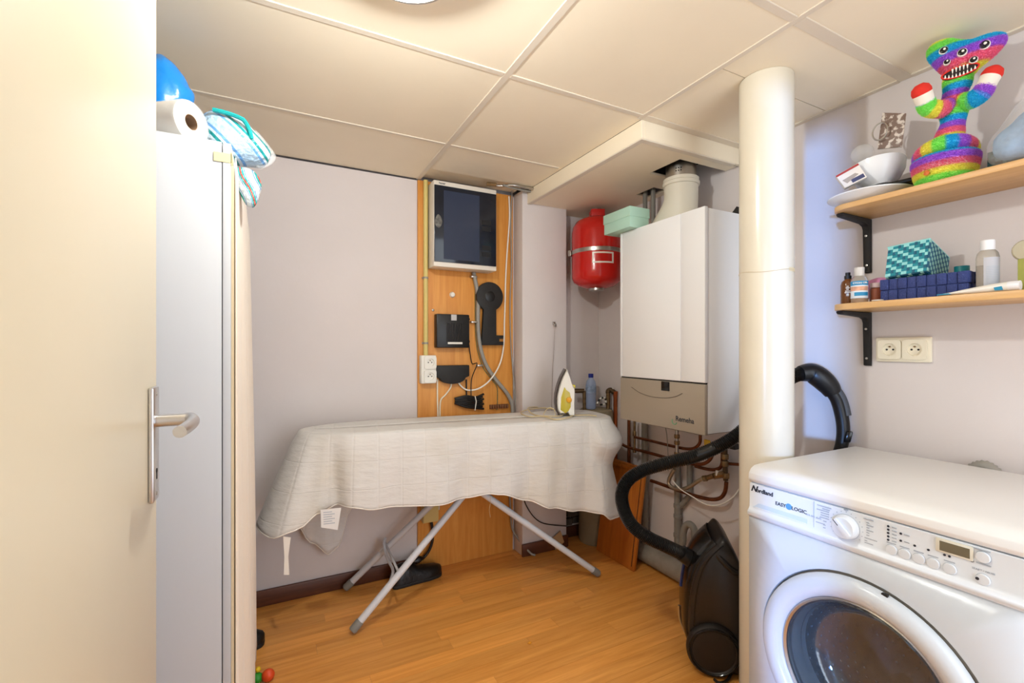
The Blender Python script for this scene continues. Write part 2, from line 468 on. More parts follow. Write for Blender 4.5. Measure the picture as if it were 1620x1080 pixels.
MB().lathe([(0.0185, 0.0), (0.049, 0.0), (0.050, 0.004), (0.050, 0.216), (0.049, 0.22), (0.0185, 0.22), (0.0185, 0.0)], o_, ax, 32).build('paper', paper, roll)
MB().lathe([(0.0170, 0.004), (0.0183, 0.004), (0.0183, 0.2195), (0.0170, 0.2195), (0.0170, 0.004)], o_, ax, 24).build('core', mat('cardboard_core', (150, 120, 92), 0.9), roll)
fm = MB().lathe([(0.0512, -0.02), (0.0513, 0.10), (0.0514, 0.215), (0.049, 0.223), (0.03, 0.224)], o_, ax, 28)
f2 = []
fm.f = [f for f in fm.f if len(f) == 4]
fm.build('plastic_wrap', film, roll, fix=False, smooth=180)

def bagmat(name, stops, axis, scale, rough=0.25, dist=2.0):
    m = bpy.data.materials.new(name); m.use_nodes = True
    nt = m.node_tree; b = nt.nodes['Principled BSDF']
    tc = nt.nodes.new('ShaderNodeTexCoord'); mp = nt.nodes.new('ShaderNodeMapping')
    mp.inputs['Rotation'].default_value = axis; mp.inputs['Scale'].default_value = (scale,) * 3
    nt.links.new(tc.outputs['Generated'], mp.inputs['Vector'])
    w = nt.nodes.new('ShaderNodeTexWave'); w.inputs['Scale'].default_value = 0.5; w.inputs['Distortion'].default_value = dist; w.inputs['Detail'].default_value = 1.0
    nt.links.new(mp.outputs['Vector'], w.inputs['Vector'])
    r = nt.nodes.new('ShaderNodeValToRGB'); r.color_ramp.interpolation = 'CONSTANT'
    els = r.color_ramp.elements
    els[0].position = 0; els[0].color = srgb(stops[0][1]) + (1,)
    els[1].position = stops[1][0]; els[1].color = srgb(stops[1][1]) + (1,)
    for p_, c_ in stops[2:]:
        e = els.new(p_); e.color = srgb(c_) + (1,)
    nt.links.new(w.outputs['Fac'], r.inputs['Fac']); nt.links.new(r.outputs['Color'], b.inputs['Base Color'])
    b.inputs['Roughness'].default_value = rough; b.inputs['Coat Weight'].default_value = 0.4
    n = nt.nodes.new('ShaderNodeTexNoise'); n.inputs['Scale'].default_value = 9
    nt.links.new(tc.outputs['Generated'], n.inputs['Vector'])
    bp = nt.nodes.new('ShaderNodeBump'); bp.inputs['Strength'].default_value = 0.5; bp.inputs['Distance'].default_value = 0.02
    nt.links.new(n.outputs['Fac'], bp.inputs['Height']); nt.links.new(bp.outputs['Normal'], b.inputs['Normal'])
    return m
nap = bagmat('nappy_bag_print', [(0, (176, 206, 230)), (0.30, (104, 160, 216)), (0.52, (196, 214, 226)), (0.74, (14, 140, 142)), (0.93, (196, 214, 226))], (0.3, 0.7, 0.2), 1.1)
pk = thing('nappy_package', (-0.1, 1.45, WZ), 'pale blue and teal plastic nappy package overhanging the wardrobe top', 'package')
npts = cr([(-0.173, 1.441, 1.793), (-0.152, 1.457, 1.828), (-0.113, 1.472, 1.832), (-0.066, 1.484, 1.813), (-0.035, 1.486, 1.78), (-0.01, 1.487, 1.749), (-0.022, 1.474, 1.713), (-0.059, 1.459, 1.703), (-0.094, 1.446, 1.701), (-0.13, 1.435, 1.707), (-0.163, 1.427, 1.72)], 4, True)
MB().inflate(npts, (0.35, -1, 0.25), 0.055, 7, 0.006).build('pack', nap, pk, smooth=180)
teal_b = mat('teal_band', (20, 158, 158), 0.25)
bpts = cr([(-0.146, 1.421, 1.807), (-0.107, 1.433, 1.801), (-0.076, 1.439, 1.784), (-0.061, 1.437, 1.755)], 6)
MB().tube([Vector(p) + Vector((0.012, -0.034, 0.01)) * (1 - abs(i / (len(bpts) - 1) - 0.55)) for i, p in enumerate(bpts)], 0.006, 8).build('teal_band', teal_b, pk)
fl = cr([(-0.054, 1.49, 1.815), (-0.023, 1.495, 1.789), (0.006, 1.496, 1.752), (-0.016, 1.478, 1.712), (-0.05, 1.464, 1.705)], 3, True)
MB().inflate(fl, (0.35, -1, 0.25), 0.012, 4, 0.006).build('film_flap', film, pk, smooth=180)
pk2 = bagmat('small_pack_print', [(0, (205, 220, 228)), (0.35, (90, 140, 190)), (0.55, (214, 226, 232)), (0.66, (20, 160, 158)), (0.95, (200, 74, 60))], (0.9, 0.2, 0.5), 1.5, dist=4)
sp = cr([(-0.093, 1.413, 1.672), (-0.064, 1.429, 1.683), (-0.043, 1.438, 1.673), (-0.032, 1.441, 1.648), (-0.038, 1.434, 1.61), (-0.05, 1.425, 1.578), (-0.066, 1.417, 1.581), (-0.08, 1.413, 1.609), (-0.089, 1.412, 1.641)], 4, True)
o = MB().inflate(sp, (0.5, -1, 0.1), 0.022, 6, 0.005).build('wipes_packet', pk2, smooth=180)
tag(o, 'small crumpled teal and grey plastic packet hanging below the nappy package', 'packet')
blue_bag = mat('blue_film_bag', (24, 140, 226), 0.25, coat=0.3, bump=0.5, bscale=28)
bb = cr([(-0.339, 1.61, 1.9), (-0.333, 1.621, 1.995), (-0.303, 1.63, 2.03), (-0.278, 1.635, 2.029), (-0.246, 1.64, 2.007), (-0.221, 1.64, 1.962), (-0.209, 1.639, 1.932), (-0.235, 1.627, 1.861), (-0.305, 1.609, 1.819)], 4, True)
o = MB().inflate(bb, (0.2, -1, 0.1), 0.05, 7, 0.008).build('blue_bag', blue_bag, smooth=180)
tag(o, 'shiny bright blue plastic bag on wardrobe behind the paper roll', 'bag')
o = MB().tube(cr([(-0.367, 1.9, 2.209), (-0.343, 1.9, 2.204), (-0.333, 1.9, 2.19), (-0.348, 1.9, 2.183)], 5), 0.004, 8).build('ceiling_hook', black_mt)
tag(o, 'small dark wire hook under the ceiling above the wardrobe', 'hook')

# ------------------------------------------------------------ round ceiling lamp
lc = (0.256, 1.0)
lp = thing('ceiling_lamp', (lc[0], lc[1], CZ), 'round ceiling lamp with a metal rim at the top edge', 'lamp')
MB().lathe([(0.112, 0.079), (0.112, 0.006), (0.110, 0.0), (0.104, 0.0), (0.102, 0.006), (0.102, 0.079), (0.112, 0.079)], (lc[0], lc[1], CZ - 0.080), (0, 0, 1), 48).build('rim', steel, lp)
MB().lathe([(0.0, 0.030), (0.101, 0.030), (0.101, 0.036), (0.0, 0.036)], (lc[0], lc[1], CZ - 0.080), (0, 0, 1), 40).build('diffuser', mat('lamp_glass', (255, 246, 230), 0.4, emit=((255, 244, 224), 2.0)), lp)

# ------------------------------------------------------------ pillar pipe
pp = thing('pillar_pipe', (1.49, 1.0, 0), 'thick cream vertical pipe from floor to ceiling beside the boiler', 'pipe')
MB().lathe([(0.083, 0.0), (0.083, 2.108)], (1.49, 1.0, 0), (0, 0, 1), 48).build('pipe', pillar_m, pp)
ring = [(1.49 + 0.0833 * math.cos(a), 1.0 + 0.0833 * math.sin(a), 1.452 + 0.004 * math.sin(3 * a)) for a in [2 * PI * i / 48 for i in range(48)]]
MB().tube(ring, 0.0012, 6, closed=True).build('joint_line', mat('joint_beige', (206, 190, 160), 0.5), pp)
tp = MB()
for k in range(5):
    a = math.radians(-95 + 6 * k); a2 = a + math.radians(6)
    tp.add([(1.49 + 0.0838 * math.cos(q), 1.0 + 0.0838 * math.sin(q), z) for z in (1.45, 1.462) for q in (a, a2)], [(0, 1, 3, 2)])
tp.build('tape_patch', mat('old_tape', (216, 200, 160), 0.6), pp, fix=False)

# ------------------------------------------------------------ wooden back board with the meter cupboard
bd = tag(MB().box(0.683, 1.256, 2.425, BW - 0.001, 0.001, 2.100).build('backing_board', board_m, bevel=0.002), 'tall orange plywood board fixed to the back wall behind the ironing board', 'board')
fz = thing('fuse_box', (0.92, 2.425, 1.63), 'white wall fuse box with a dark tinted door near the ceiling', 'fuse box')
c_ = MB(); x0, x1, y0, y1, z0, z1 = 0.737, 1.098, 2.318, 2.425, 1.626, 2.076
c_.box(x0, x1, y0, y1, z0, z1).build('cabinet', mat('fuse_white', (232, 224, 210), 0.4), fz, bevel=0.004)
tint = mat('tinted_door', (26, 32, 44), 0.12, var=0.25, vscale=7)
MB().box(x0 + 0.002, x1 - 0.004, y0 - 0.006, y0 - 0.0005, z0 + 0.024, z1 - 0.026).build('tinted_door', tint, fz, bevel=0.002)
MB().box(x0 + 0.052, x0 + 0.255, y0 - 0.0072, y0 - 0.0062, z0 + 0.04, z1 - 0.05).build('inner_panel', mat('tinted_panel', (46, 56, 78), 0.2), fz)
for k in range(2):
    for zc in (1.72, 1.86):
        MB().box(x0 + 0.27, x0 + 0.325, y0 - 0.0072, y0 - 0.0062, zc - 0.022 + 0.035 * k, zc + 0.004 + 0.035 * k).build('breaker_row', mat('breaker_dark', (18, 20, 25), 0.4), fz)
MB().inflate(cr([(x0 + 0.004, y0 - 0.0065, 1.865), (x0 + 0.02, y0 - 0.0065, 1.895), (x0 + 0.04, y0 - 0.0065, 1.88), (x0 + 0.044, y0 - 0.0065, 1.85), (x0 + 0.025, y0 - 0.0065, 1.825), (x0 + 0.006, y0 - 0.0065, 1.84)], 3, True), (0, -1, 0), 0.004, 4, 0.003).build('broken_latch', mat('worn_grey', (120, 118, 112), 0.6, var=0.6, vscale=80), fz)
text('maker_name', 'hager', 0.016, (x0 + 0.028, y0 - 0.0005, z1 - 0.018), (1, 0, 0), (0, 0, 1), print_dk, fz, bold=0.0003)

WBf = 2.4248
def wire(name, pts, r, m, label, cat='cable', k=7, n=8, group=None):
    o = MB().tube(cr(pts, k), r, n).build(name, m, smooth=60)
    return tag(o, label, cat, group)
# conduits and cables on the board
cd = thing('yellow_conduit', (0.72, 2.41, 1.15), 'pale yellow conduit running down the left edge of the plywood board', 'conduit')
MB().cyl((0.722, 2.4115, 1.160), (0.722, 2.4115, 2.098), 0.0125, 14).build('conduit', yellow_pl, cd)
for z in (1.575, 1.225):
    MB().cyl((0.722, 2.4115, z - 0.005), (0.722, 2.4115, z + 0.005), 0.0142, 14).box(0.705, 0.739, 2.4205, WBf, z - 0.005, z + 0.005).build('clip', grey_pl, cd)
gc = thing('grey_conduit', (0.99, 2.41, 1.62), 'thick grey conduit curving down from under the fuse box', 'conduit')
gpts = cr([(0.998, 2.408, 1.625)] + [(1.024, 2.408, 1.486), (1.024, 2.408, 1.343), (1.036, 2.408, 1.218), (1.071, 2.408, 1.11), (1.135, 2.408, 1.018), (1.208, 2.408, 0.934), (1.241, 2.408, 0.866), (1.245, 2.408, 0.784)], 8)
MB().tube(gpts, 0.0115, 12).build('conduit', grey_pl, gc, smooth=60)
for (zz_, xx_) in ((1.60, 0.998), (1.345, 0.998), (1.10, 1.035)):
    MB().box(xx_ - 0.018, xx_ + 0.018, 2.395, WBf, zz_ - 0.005, zz_ + 0.005).build('clip', steel, gc, bevel=0.002)
wire('grey_cable', [(1.013, 2.419, 1.623), (1.013, 2.419, 1.379), (1.021, 2.419, 1.218), (1.06, 2.419, 1.092), (1.116, 2.419, 1.018), (1.148, 2.419, 0.973), (1.152, 2.419, 0.906), (1.148, 2.419, 0.84)], 0.003, mat('olive_cable', (120, 112, 70), 0.5), 'thin olive cable hugging the thick grey conduit')
wire('white_cable', [(1.226, 2.418, 2.09)] + [(1.23, 2.419, 1.963), (1.214, 2.419, 1.757), (1.205, 2.419, 1.608), (1.201, 2.419, 1.459)] + [(1.197, 2.419, 1.348)] + [(1.189, 2.412, 1.218)] + [(1.158, 2.398, 1.109)] + [(1.094, 2.389, 1.02)] + [(1.026, 2.395, 0.972)] + [(0.963, 2.408, 0.963), (0.921, 2.408, 0.989), (0.902, 2.408, 1.021)], 0.0045, white_pl, 'white cable looping from beside the key rack to the black box')
wire('grey_cable', [(1.245, 2.415, 2.131), (1.237, 2.415, 1.944), (1.241, 2.415, 1.684), (1.232, 2.415, 1.46), (1.237, 2.415, 1.237), (1.249, 2.415, 1.088), (1.262, 2.415, 0.939), (1.274, 2.415, 0.788)], 0.004, grey_pl, 'grey cable running down the right edge of the plywood board')
wire('cream_cable', [(0.79, 2.42, 1.028), (0.79, 2.42, 0.924), (0.793, 2.42, 0.821), (0.793, 2.42, 0.717)], 0.0045, cream_pl, 'straight cream cable under the left end of the black box')
wire('cream_cable', [(0.87, 2.42, 1.025), (0.866, 2.42, 0.983), (0.837, 2.42, 0.943), (0.808, 2.42, 0.91), (0.804, 2.42, 0.82), (0.804, 2.42, 0.716)], 0.0045, cream_pl, 'bent cream cable under the middle of the black box')
wire('black_cable', [(0.973, 2.414, 1.218), (0.98, 2.414, 1.164), (0.992, 2.414, 1.111)] + [(1.003, 2.37, 1.11)] + [(0.982, 2.4, 1.023), (0.978, 2.4, 0.917), (0.967, 2.4, 0.864)], 0.003, black_pl, 'thin black cable hanging from the router to the bundle')
wire('black_cable', [(0.957, 2.414, 1.023), (0.957, 2.414, 0.952), (0.961, 2.414, 0.881)], 0.0045, black_pl, 'thick black cable between the black box and the bundle')
# cable bundle
bn = thing('cable_bundle', (1.0, 2.41, 0.86), 'bundle of black cables tied with a white tie', 'cable')
for k in range(7):
    z = 0.865 + 0.010 * k; dz = 0.03 - 0.006 * k
    MB().tube(cr([(0.885 + 0.004 * (k % 3), 2.408 - 0.004 * (k % 2), z + dz), (0.95, 2.400, z + 0.006), (1.01, 2.404, z - 0.004), (1.06 - 0.008 * (k % 2), 2.408, z - 0.012 + 0.004 * k)], 5), 0.0065, 8).build('strand', black_pl, bn, smooth=60)
MB().tube([(1.0, 2.392, 0.93), (1.006, 2.389, 0.90), (1.0, 2.392, 0.85)], 0.003, 6).build('tie', white_pl, bn)
# terminal strip
tsr = thing('terminal_strip', (1.17, 2.42, 0.86), 'brown terminal strip low on the board near the grey conduit', 'terminal strip')
for k in range(8):
    MB().box(1.102 + 0.015 * k, 1.114 + 0.015 * k, 2.408, WBf, 0.848, 0.872).build('terminal', mat('terminal_brown', (120, 76, 44), 0.5), tsr, bevel=0.002)
# double surface socket
def socket_face(par, c, ux, uz, nrm, hw_, hh_, th, r, m):
    """cover plate with a round recessed outlet, two holes and an earth pin; c is the middle of its front"""
    c, ux, uz, nrm = Vector(c), Vector(ux), Vector(uz), Vector(nrm); N = 40; mb = MB()
    def at(k, rr, d): a = 2 * PI * k / N; return c + ux * (rr * math.cos(a)) + uz * (rr * math.sin(a)) - nrm * d
    def ed(k, d):
        a = 2 * PI * k / N; x, z = math.cos(a), math.sin(a); p_ = 8.0
        t = 1 / ((abs(x) / hw_) ** p_ + (abs(z) / hh_) ** p_) ** (1 / p_)
        return c + ux * (x * t) + uz * (z * t) - nrm * d
    mb.v = [at(k, r * 0.92, th * 0.95) for k in range(N)] + [at(k, r * 0.95, 0.0) for k in range(N)] + [at(k, r, 0.0) for k in range(N)] + [ed(k, 0.0) for k in range(N)] + [ed(k, th) for k in range(N)]
    for i in range(4):
        for k in range(N):
            l = (k + 1) % N; mb.f.append((i * N + k, i * N + l, (i + 1) * N + l, (i + 1) * N + k))
    mb.f.append(tuple(range(N)))
    cv = mb.build('cover', m, par, smooth=30)
    f_ = c - nrm * th * 0.95
    for s in (-1, 1):
        MB().cyl(f_ + ux * (s * r * 0.42) - nrm * 0.0004, f_ + ux * (s * r * 0.42) + nrm * 0.0005, r * 0.15, 10).build('hole', black_mt, cv)
    MB().cyl(f_ + uz * (r * 0.45), f_ + uz * (r * 0.45) + nrm * 0.0045, r * 0.13, 8).build('earth_pin', brass, cv)
sk1 = thing('double_socket', (0.735, 2.425, 0.99), 'white stacked double socket under the yellow conduit', 'socket')
MB().box(0.690, 0.772, 2.382, WBf + 0.002, 1.010, 1.160).build('housing', white_pl, sk1, bevel=0.005)
for zc in (1.048, 1.122):
    socket_face(sk1, (0.737, 2.374, zc), (1, 0, 0), (0, 0, 1), (0, -1, 0), 0.033, 0.034, 0.0082, 0.022, white_pl)
o = MB().lathe([(0.016, 0), (0.016, 0.006), (0.011, 0.014), (0.0, 0.016)], (0.876, 2.425, 1.494), (0, -1, 0), 20).build('white_button', white_pl)
tag(o, 'round white button on the plywood below the fuse box', 'button')
o = MB().lathe([(0.007, 0), (0.007, 0.003), (0.004, 0.0045), (0.0, 0.0045)], (0.766, 2.425, 1.405), (0, -1, 0), 12).build('screw', steel)
tag(o, 'small screw head on the plywood left of the router', 'screw')
# router box
ro = thing('router', (0.87, 2.425, 1.19), 'square black router box with a silver sticker on the plywood', 'router')
rx0, rx1, rz0, rz1 = 0.772, 0.962, 1.200, 1.383
MB().box(rx0, rx1, 2.378, WBf, rz0, rz1).build('case', black_pl, ro, bevel=0.006)
MB().box(rx0 + 0.055, rx1 - 0.038, 2.3755, 2.379, rz0 + 0.03, rz1 - 0.045).build('grille', black_mt, ro, bevel=0.001)
for k in range(9):
    xx = rx0 + 0.062 + 0.0095 * k
    MB().box(xx, xx + 0.004, 2.374, 2.376, rz0 + 0.034, rz1 - 0.05).build('slat', black_gl, ro)
MB().box(rx0 + 0.082, rx0 + 0.113, 2.3765, 2.378, rz1 - 0.034, rz1 - 0.002).build('sticker', steel, ro)
MB().box(rx0 + 0.062, rx0 + 0.146, 2.3735, 2.3785, rz0 + 0.020, rz0 + 0.031).build('light_bar', white_pl, ro, bevel=0.001)
for zc in (1.235, 1.36):
    MB().lathe([(0.008, 0), (0.008, 0.006), (0.006, 0.008), (0, 0.008)], (rx1, 2.40, zc), (1, 0, 0), 12).build('antenna_stub', black_pl, ro)
# black junction cover with bowed underside
jb = thing('splitter_box', (0.86, 2.425, 1.0), 'flat black box with a bowed underside next to the double socket', 'box')
pr = [(0.772, 0, 1.104), (0.966, 0, 1.104), (0.966, 0, 1.043)] + [(0.87 + 0.075 * math.cos(a), 0, 1.038 + 0.036 * math.sin(a)) for a in [-0.1 - (PI - 0.2) * i / 10 for i in range(11)]] + [(0.772, 0, 1.043)]
MB().prism([(p[0], 2.39, p[2]) for p in pr], (0, 0.0345, 0)).build('case', black_mt, jb, bevel=0.003)
MB().box(0.766, 0.774, 2.40, 2.42, 1.06, 1.09).build('side_tab', black_pl, jb, bevel=0.001)
# key-shaped rack
kr = thing('key_rack', (1.13, 2.425, 1.2), 'large black key-shaped board hanging beside the grey conduit', 'key rack')
kc = (1.093, 1.492); kR = 0.083
o_pts = [(kc[0] + kR * math.cos(a), kc[1] + kR * math.sin(a)) for a in [math.radians(-62 + (304) * i / 40) for i in range(41)]]
o_pts += [(1.042, 1.22), (1.045, 1.215), (1.176, 1.215), (1.178, 1.218), (1.178, 1.236), (1.152, 1.236), (1.152, 1.252), (1.178, 1.252), (1.178, 1.272), (1.133, 1.272)]
MB().prism([(p[0], 2.392, p[1]) for p in o_pts], (0, 0.021, 0)).build('board', black_mt, kr, bevel=0.002)
MB().lathe([(0.030, 0), (0.030, 0.0015), (0.028, 0.0025), (0.0, 0.0025)], (kc[0], 2.392, kc[1]), (0, -1, 0), 28).build('centre_disc', black_pl, kr)
# cables tucked under the ceiling
pb = thing('ceiling_cables', (1.15, 2.3, 2.1), 'grey cables and fitting in the gap under the ceiling near the bulkhead', 'cable')
MB().tube(cr([(1.048, 2.305, 2.098), (1.11, 2.306, 2.098), (1.174, 2.262, 2.098), (1.244, 2.26, 2.098), (1.31, 2.261, 2.098)], 6), 0.008, 10).build('cable', steel, pb, smooth=60)
MB().tube(cr([(1.117, 2.273, 2.092), (1.199, 2.287, 2.092), (1.303, 2.292, 2.092)], 6), 0.007, 10).build('cable', grey_pl, pb, smooth=60)
MB().tube([(1.035, 2.311, 2.098), (1.086, 2.296, 2.098)], 0.011, 10).build('fitting', brass, pb)

# low things against the back wall
jx = thing('junction_box', (0.74, 2.42, 0.28), 'pale yellow junction box low on the plywood behind the ironing board legs', 'box')
MB().box(0.697, 0.783, 2.375, WBf, 0.272, 0.42).build('case', mat('box_yellow', (206, 184, 120), 0.45), jx, bevel=0.004)
MB().box(0.699, 0.781, 2.371, 2.3755, 0.275, 0.417).build('lid', mat('box_yellow', (206, 184, 120), 0.45), jx, bevel=0.002)
wire('white_cable', [(0.801, 2.4, 0.446), (0.798, 2.4, 0.378), (0.791, 2.4, 0.324)], 0.004, white_pl, 'short white cable just right of the pale yellow junction box')
wire('black_cable', [(0.741, 2.4, 0.302), (0.755, 2.4, 0.231), (0.755, 2.4, 0.163), (0.734, 2.4, 0.11), (0.7, 2.4, 0.076)], 0.008, black_pl, 'thick black cable hanging under the yellow junction box')
o = MB().tube(cr([(0.679, 2.41, 0.117), (0.675, 2.41, 0.091), (0.668, 2.41, 0.065)] , 4), 0.006, 8).tube(cr([(0.658, 2.41, 0.121), (0.682, 2.41, 0.113)], 3), 0.006, 8).build('cable_clip', white_pl)
tag(o, 'small white bracket on the skirting beside the black shoe', 'bracket')
sh = thing('shoe', (0.66, 2.36, 0), 'black shoe on the floor under the ironing board', 'shoe')
def shoe(par, cx, cy, L, W, ang, m1, m2):
    ca, sa = math.cos(ang), math.sin(ang); up = MB(); so = MB(); N = 16
    st = [(0.0, .30, .055), (0.06, .40, .085), (0.2, .44, .095), (0.35, .43, .09), (0.5, .45, .062), (0.7, .5, .052), (0.88, .44, .045), (0.97, .28, .036), (1.0, .1, .026)]
    rows = []
    for (s, w, h) in st:
        row = []
        for k in range(N):
            a = 2 * PI * k / N
            px = (s - 0.5) * L; py = W * w * math.cos(a); pz = 0.016 + h * max(0, math.sin(a)) ** 0.8 if math.sin(a) > 0 else 0.016
            row.append((cx + px * ca - py * sa, cy + px * sa + py * ca, pz))
        rows.append(row)
    for r in rows: up.v += r
    for i in range(len(rows) - 1):
        for k in range(N):
            l = (k + 1) % N; up.f.append((i * N + k, i * N + l, (i + 1) * N + l, (i + 1) * N + k))
    up.f.append(tuple(range(N))); up.f.append(tuple((len(rows) - 1) * N + k for k in range(N)))
    up.build('upper', m1, par, smooth=70)
    out = [(s, w) for s, w, h in st]
    poly = [(( s - .5) * L, W * (w + .03)) for s, w in out] + [((s - .5) * L, -W * (w + .03)) for s, w in reversed(out)]
    so.prism([(cx + x * ca - y * sa, cy + x * sa + y * ca, 0) for x, y in poly], (0, 0, 0.017)).build('sole', m2, par, bevel=0.003)
leather = mat('black_leather', (20, 18, 18), 0.35, bump=0.4, bscale=60)
shoe(sh, 0.655, 2.345, 0.27, 0.095, math.radians(6), leather, black_mt)
MB().inflate([(0.60, 2.35, 0.10), (0.66, 2.355, 0.125), (0.70, 2.352, 0.105), (0.665, 2.345, 0.085)], (0, -1, 0), 0.02, 4).build('tongue', leather, sh)
o = MB().obox((1.50, 2.312, 0.055), (0.030, 0.0, 0.018), (0, 0.002, 0.0005), (-0.012, 0.0, 0.035)).build('cardboard_scrap', mat('kraft_card', (196, 160, 116), 0.8))
tag(o, 'small tan cardboard scrap against the pilaster skirting', 'cardboard')
wire('black_cable', [(1.27, 2.322, 0.344), (1.291, 2.322, 0.29), (1.342, 2.322, 0.216), (1.414, 2.322, 0.166), (1.566, 2.322, 0.125)], 0.003, black_pl, 'thin black cable sagging across the foot of the pilaster')
o = tag(MB().tube(cr([(1.226, 2.41, 0.347), (1.234, 2.41, 0.235), (1.251, 2.41, 0.12)] + [(1.30, 2.31, 0.03), (1.33, 2.29, 0.012)], 6), 0.006, 8).build('grey_cable', grey_pl), 'grey cable dropping to the floor beside the pilaster', 'cable')
hk = thing('wall_hook', (1.46, 2.33, 1.38), 'small hook with a hanging cord on the pilaster front', 'hook')
hp = [(1.478, 2.325, 1.347)][0]
MB().box(hp[0] - 0.008, hp[0] + 0.008, 2.318, 2.33, hp[2] - 0.008, hp[2] + 0.008).box(hp[0] - 0.004, hp[0] + 0.006, 2.305, 2.319, hp[2] - 0.022, hp[2] - 0.004).build('hook', steel, hk, bevel=0.001)
MB().tube([(hp[0] - 0.003, 2.306, hp[2] - 0.02), (hp[0] - 0.012, 2.32, 1.05), (hp[0] - 0.018, 2.322, 0.82)], 0.0014, 6).build('cord', mat('cord_grey', (150, 130, 118), 0.8), hk)

# ------------------------------------------------------------ boiler on the right wall
BX = 1.52; BY0, BY1, BZ0, BZ1 = 1.277, 1.782, 0.85, 1.765
bo = thing('boiler', (1.7, 1.53, BZ0), 'white wall boiler with a grey lower panel beside the cream pillar', 'boiler')
MB().box(BX + 0.02, RW - 0.001, BY0 + 0.002, BY1 - 0.002, BZ0 + 0.004, BZ1 - 0.004).build('body', boiler_m, bo, bevel=0.003)
# front cover: two vertical grooves near its edges
fy = [BY0, 1.398, 1.4015, 1.765, 1.7675, BY1]
for a, b_ in ((0, 1), (2, 3), (4, 5)):
    MB().box(BX, BX + 0.02, fy[a], fy[b_], 1.060, BZ1).build('front_cover', boiler_m, bo, bevel=0.003)
MB().box(BX + 0.004, BX + 0.02, BY0 + 0.002, BY1 - 0.002, 1.060, BZ1 - 0.002).build('groove', boiler_m, bo)
MB().box(BX + 0.001, BX + 0.02, BY0 + 0.001, BY1, BZ0, 1.054).build('lower_panel', boiler_grey, bo, bevel=0.004)
MB().box(BX + 0.006, BX + 0.02, BY0 + 0.004, BY1 - 0.004, 1.054, 1.060).build('seam', black_mt, bo)
sm = cr([(1.52, 1.7, 1.012), (1.52, 1.644, 0.99), (1.52, 1.571, 0.979), (1.52, 1.487, 0.981), (1.52, 1.43, 0.992), (1.52, 1.392, 1.009)], 6)
MB().tube(sm, 0.0016, 6).build('smile_groove', mat('groove_grey', (110, 100, 90), 0.6), bo)
MB().box(BX - 0.002, BX + 0.002, 1.462, 1.508, 1.012, 1.052).build('display', black_gl, bo, bevel=0.001)
text('maker_name', 'Remeha', 0.030, (BX + 0.0005, 1.428, 0.890), (0, -1, 0), (0, 0, 1), print_dk, bo, bold=0.0006)
lg = arc((BX + 0.0005, 1.434, 0.886), 0.013, PI * 0.8, PI * 1.9, 12, (0, -1, 0), (0, 0, 1))
MB().tube(lg, 0.0018, 6).build('logo_swirl', print_gn, bo)
MB().box(1.60, 1.86, 1.36, 1.72, BZ0 - 0.02, BZ0 + 0.005).build('underside_tray', mat('tray_grey', (120, 112, 102), 0.6), bo, bevel=0.004)

# flue on the boiler: eccentric adaptor and metal sleeve
fl_ = thing('flue', (1.70, 1.57, BZ1), 'off-white eccentric flue adaptor rising from the boiler into the bulkhead', 'flue')
fw = mat('flue_white', (224, 218, 202), 0.45)
base = [(1.70 + 0.10 * math.cos(a), 1.60 + 0.155 * math.sin(a), BZ1) for a in [2 * PI * i / 36 for i in range(36)]]
levels = [(BZ1, 1.605, 0.10, 0.152), (BZ1 + 0.010, 1.605, 0.10, 0.152), (BZ1 + 0.012, 1.622, 0.088, 0.134), (BZ1 + 0.04, 1.608, 0.084, 0.120), (BZ1 + 0.08, 1.587, 0.080, 0.099), (BZ1 + 0.112, 1.571, 0.077, 0.083), (BZ1 + 0.135, 1.564, 0.076, 0.076), (BZ1 + 0.19, 1.564, 0.076, 0.076), (BZ1 + 0.192, 1.564, 0.082, 0.082), (BZ1 + 0.206, 1.564, 0.083, 0.083), (BZ1 + 0.210, 1.564, 0.079, 0.079), (BZ1 + 0.224, 1.564, 0.080, 0.080), (BZ1 + 0.228, 1.564, 0.072, 0.072)]
fm_ = MB(); N = 36
for (z, cy, rx, ry) in levels:
    fm_.v += [(1.70 + rx * math.cos(2 * PI * k / N), cy + ry * math.sin(2 * PI * k / N), z) for k in range(N)]
for i in range(len(levels) - 1):
    for k in range(N):
        l = (k + 1) % N; fm_.f.append((i * N + k, i * N + l, (i + 1) * N + l, (i + 1) * N + k))
fm_.build('adaptor', fw, fl_, smooth=40)
MB().lathe([(0.068, 0), (0.068, 0.16)], (1.70, 1.564, BZ1 + 0.22), (0, 0, 1), 36).build('metal_sleeve', steel, fl_)
for k in range(3):
    a = math.radians(205 + 9 * k)
    for dz in (0.0, 0.012):
        MB().ball((1.70 + 0.068 * math.cos(a), 1.564 + 0.068 * math.sin(a), BZ1 + 0.247 + dz), 0.003, 8, 5).build('hole', black_mt, fl_)
for k, (px_, py_) in enumerate(((1.80, 1.905), (1.80, 1.845))):
    o = MB().cyl((px_, py_, 1.3), (px_, py_, 2.12), 0.0125, 14).build('steel_pipe', pvc_grey)
    tag(o, ('grey pipe into the bulkhead, farther of the pair behind the boiler', 'grey pipe into the bulkhead, nearer of the pair behind the boiler')[k], 'pipe', 'pipes behind the boiler')
mint = mat('mint_card', (176, 214, 196), 0.55)
mbx = thing('mint_box', (1.58, 1.745, BZ1), 'pale mint cardboard box lying on the front corner of the boiler', 'box')
MB().box(1.475, 1.592, 1.66, 1.85, BZ1 + 0.001, BZ1 + 0.075).build('tray', mint, mbx, bevel=0.002)
MB().box(1.472, 1.595, 1.657, 1.853, BZ1 + 0.052, BZ1 + 0.098).build('lid', mint, mbx, bevel=0.002)
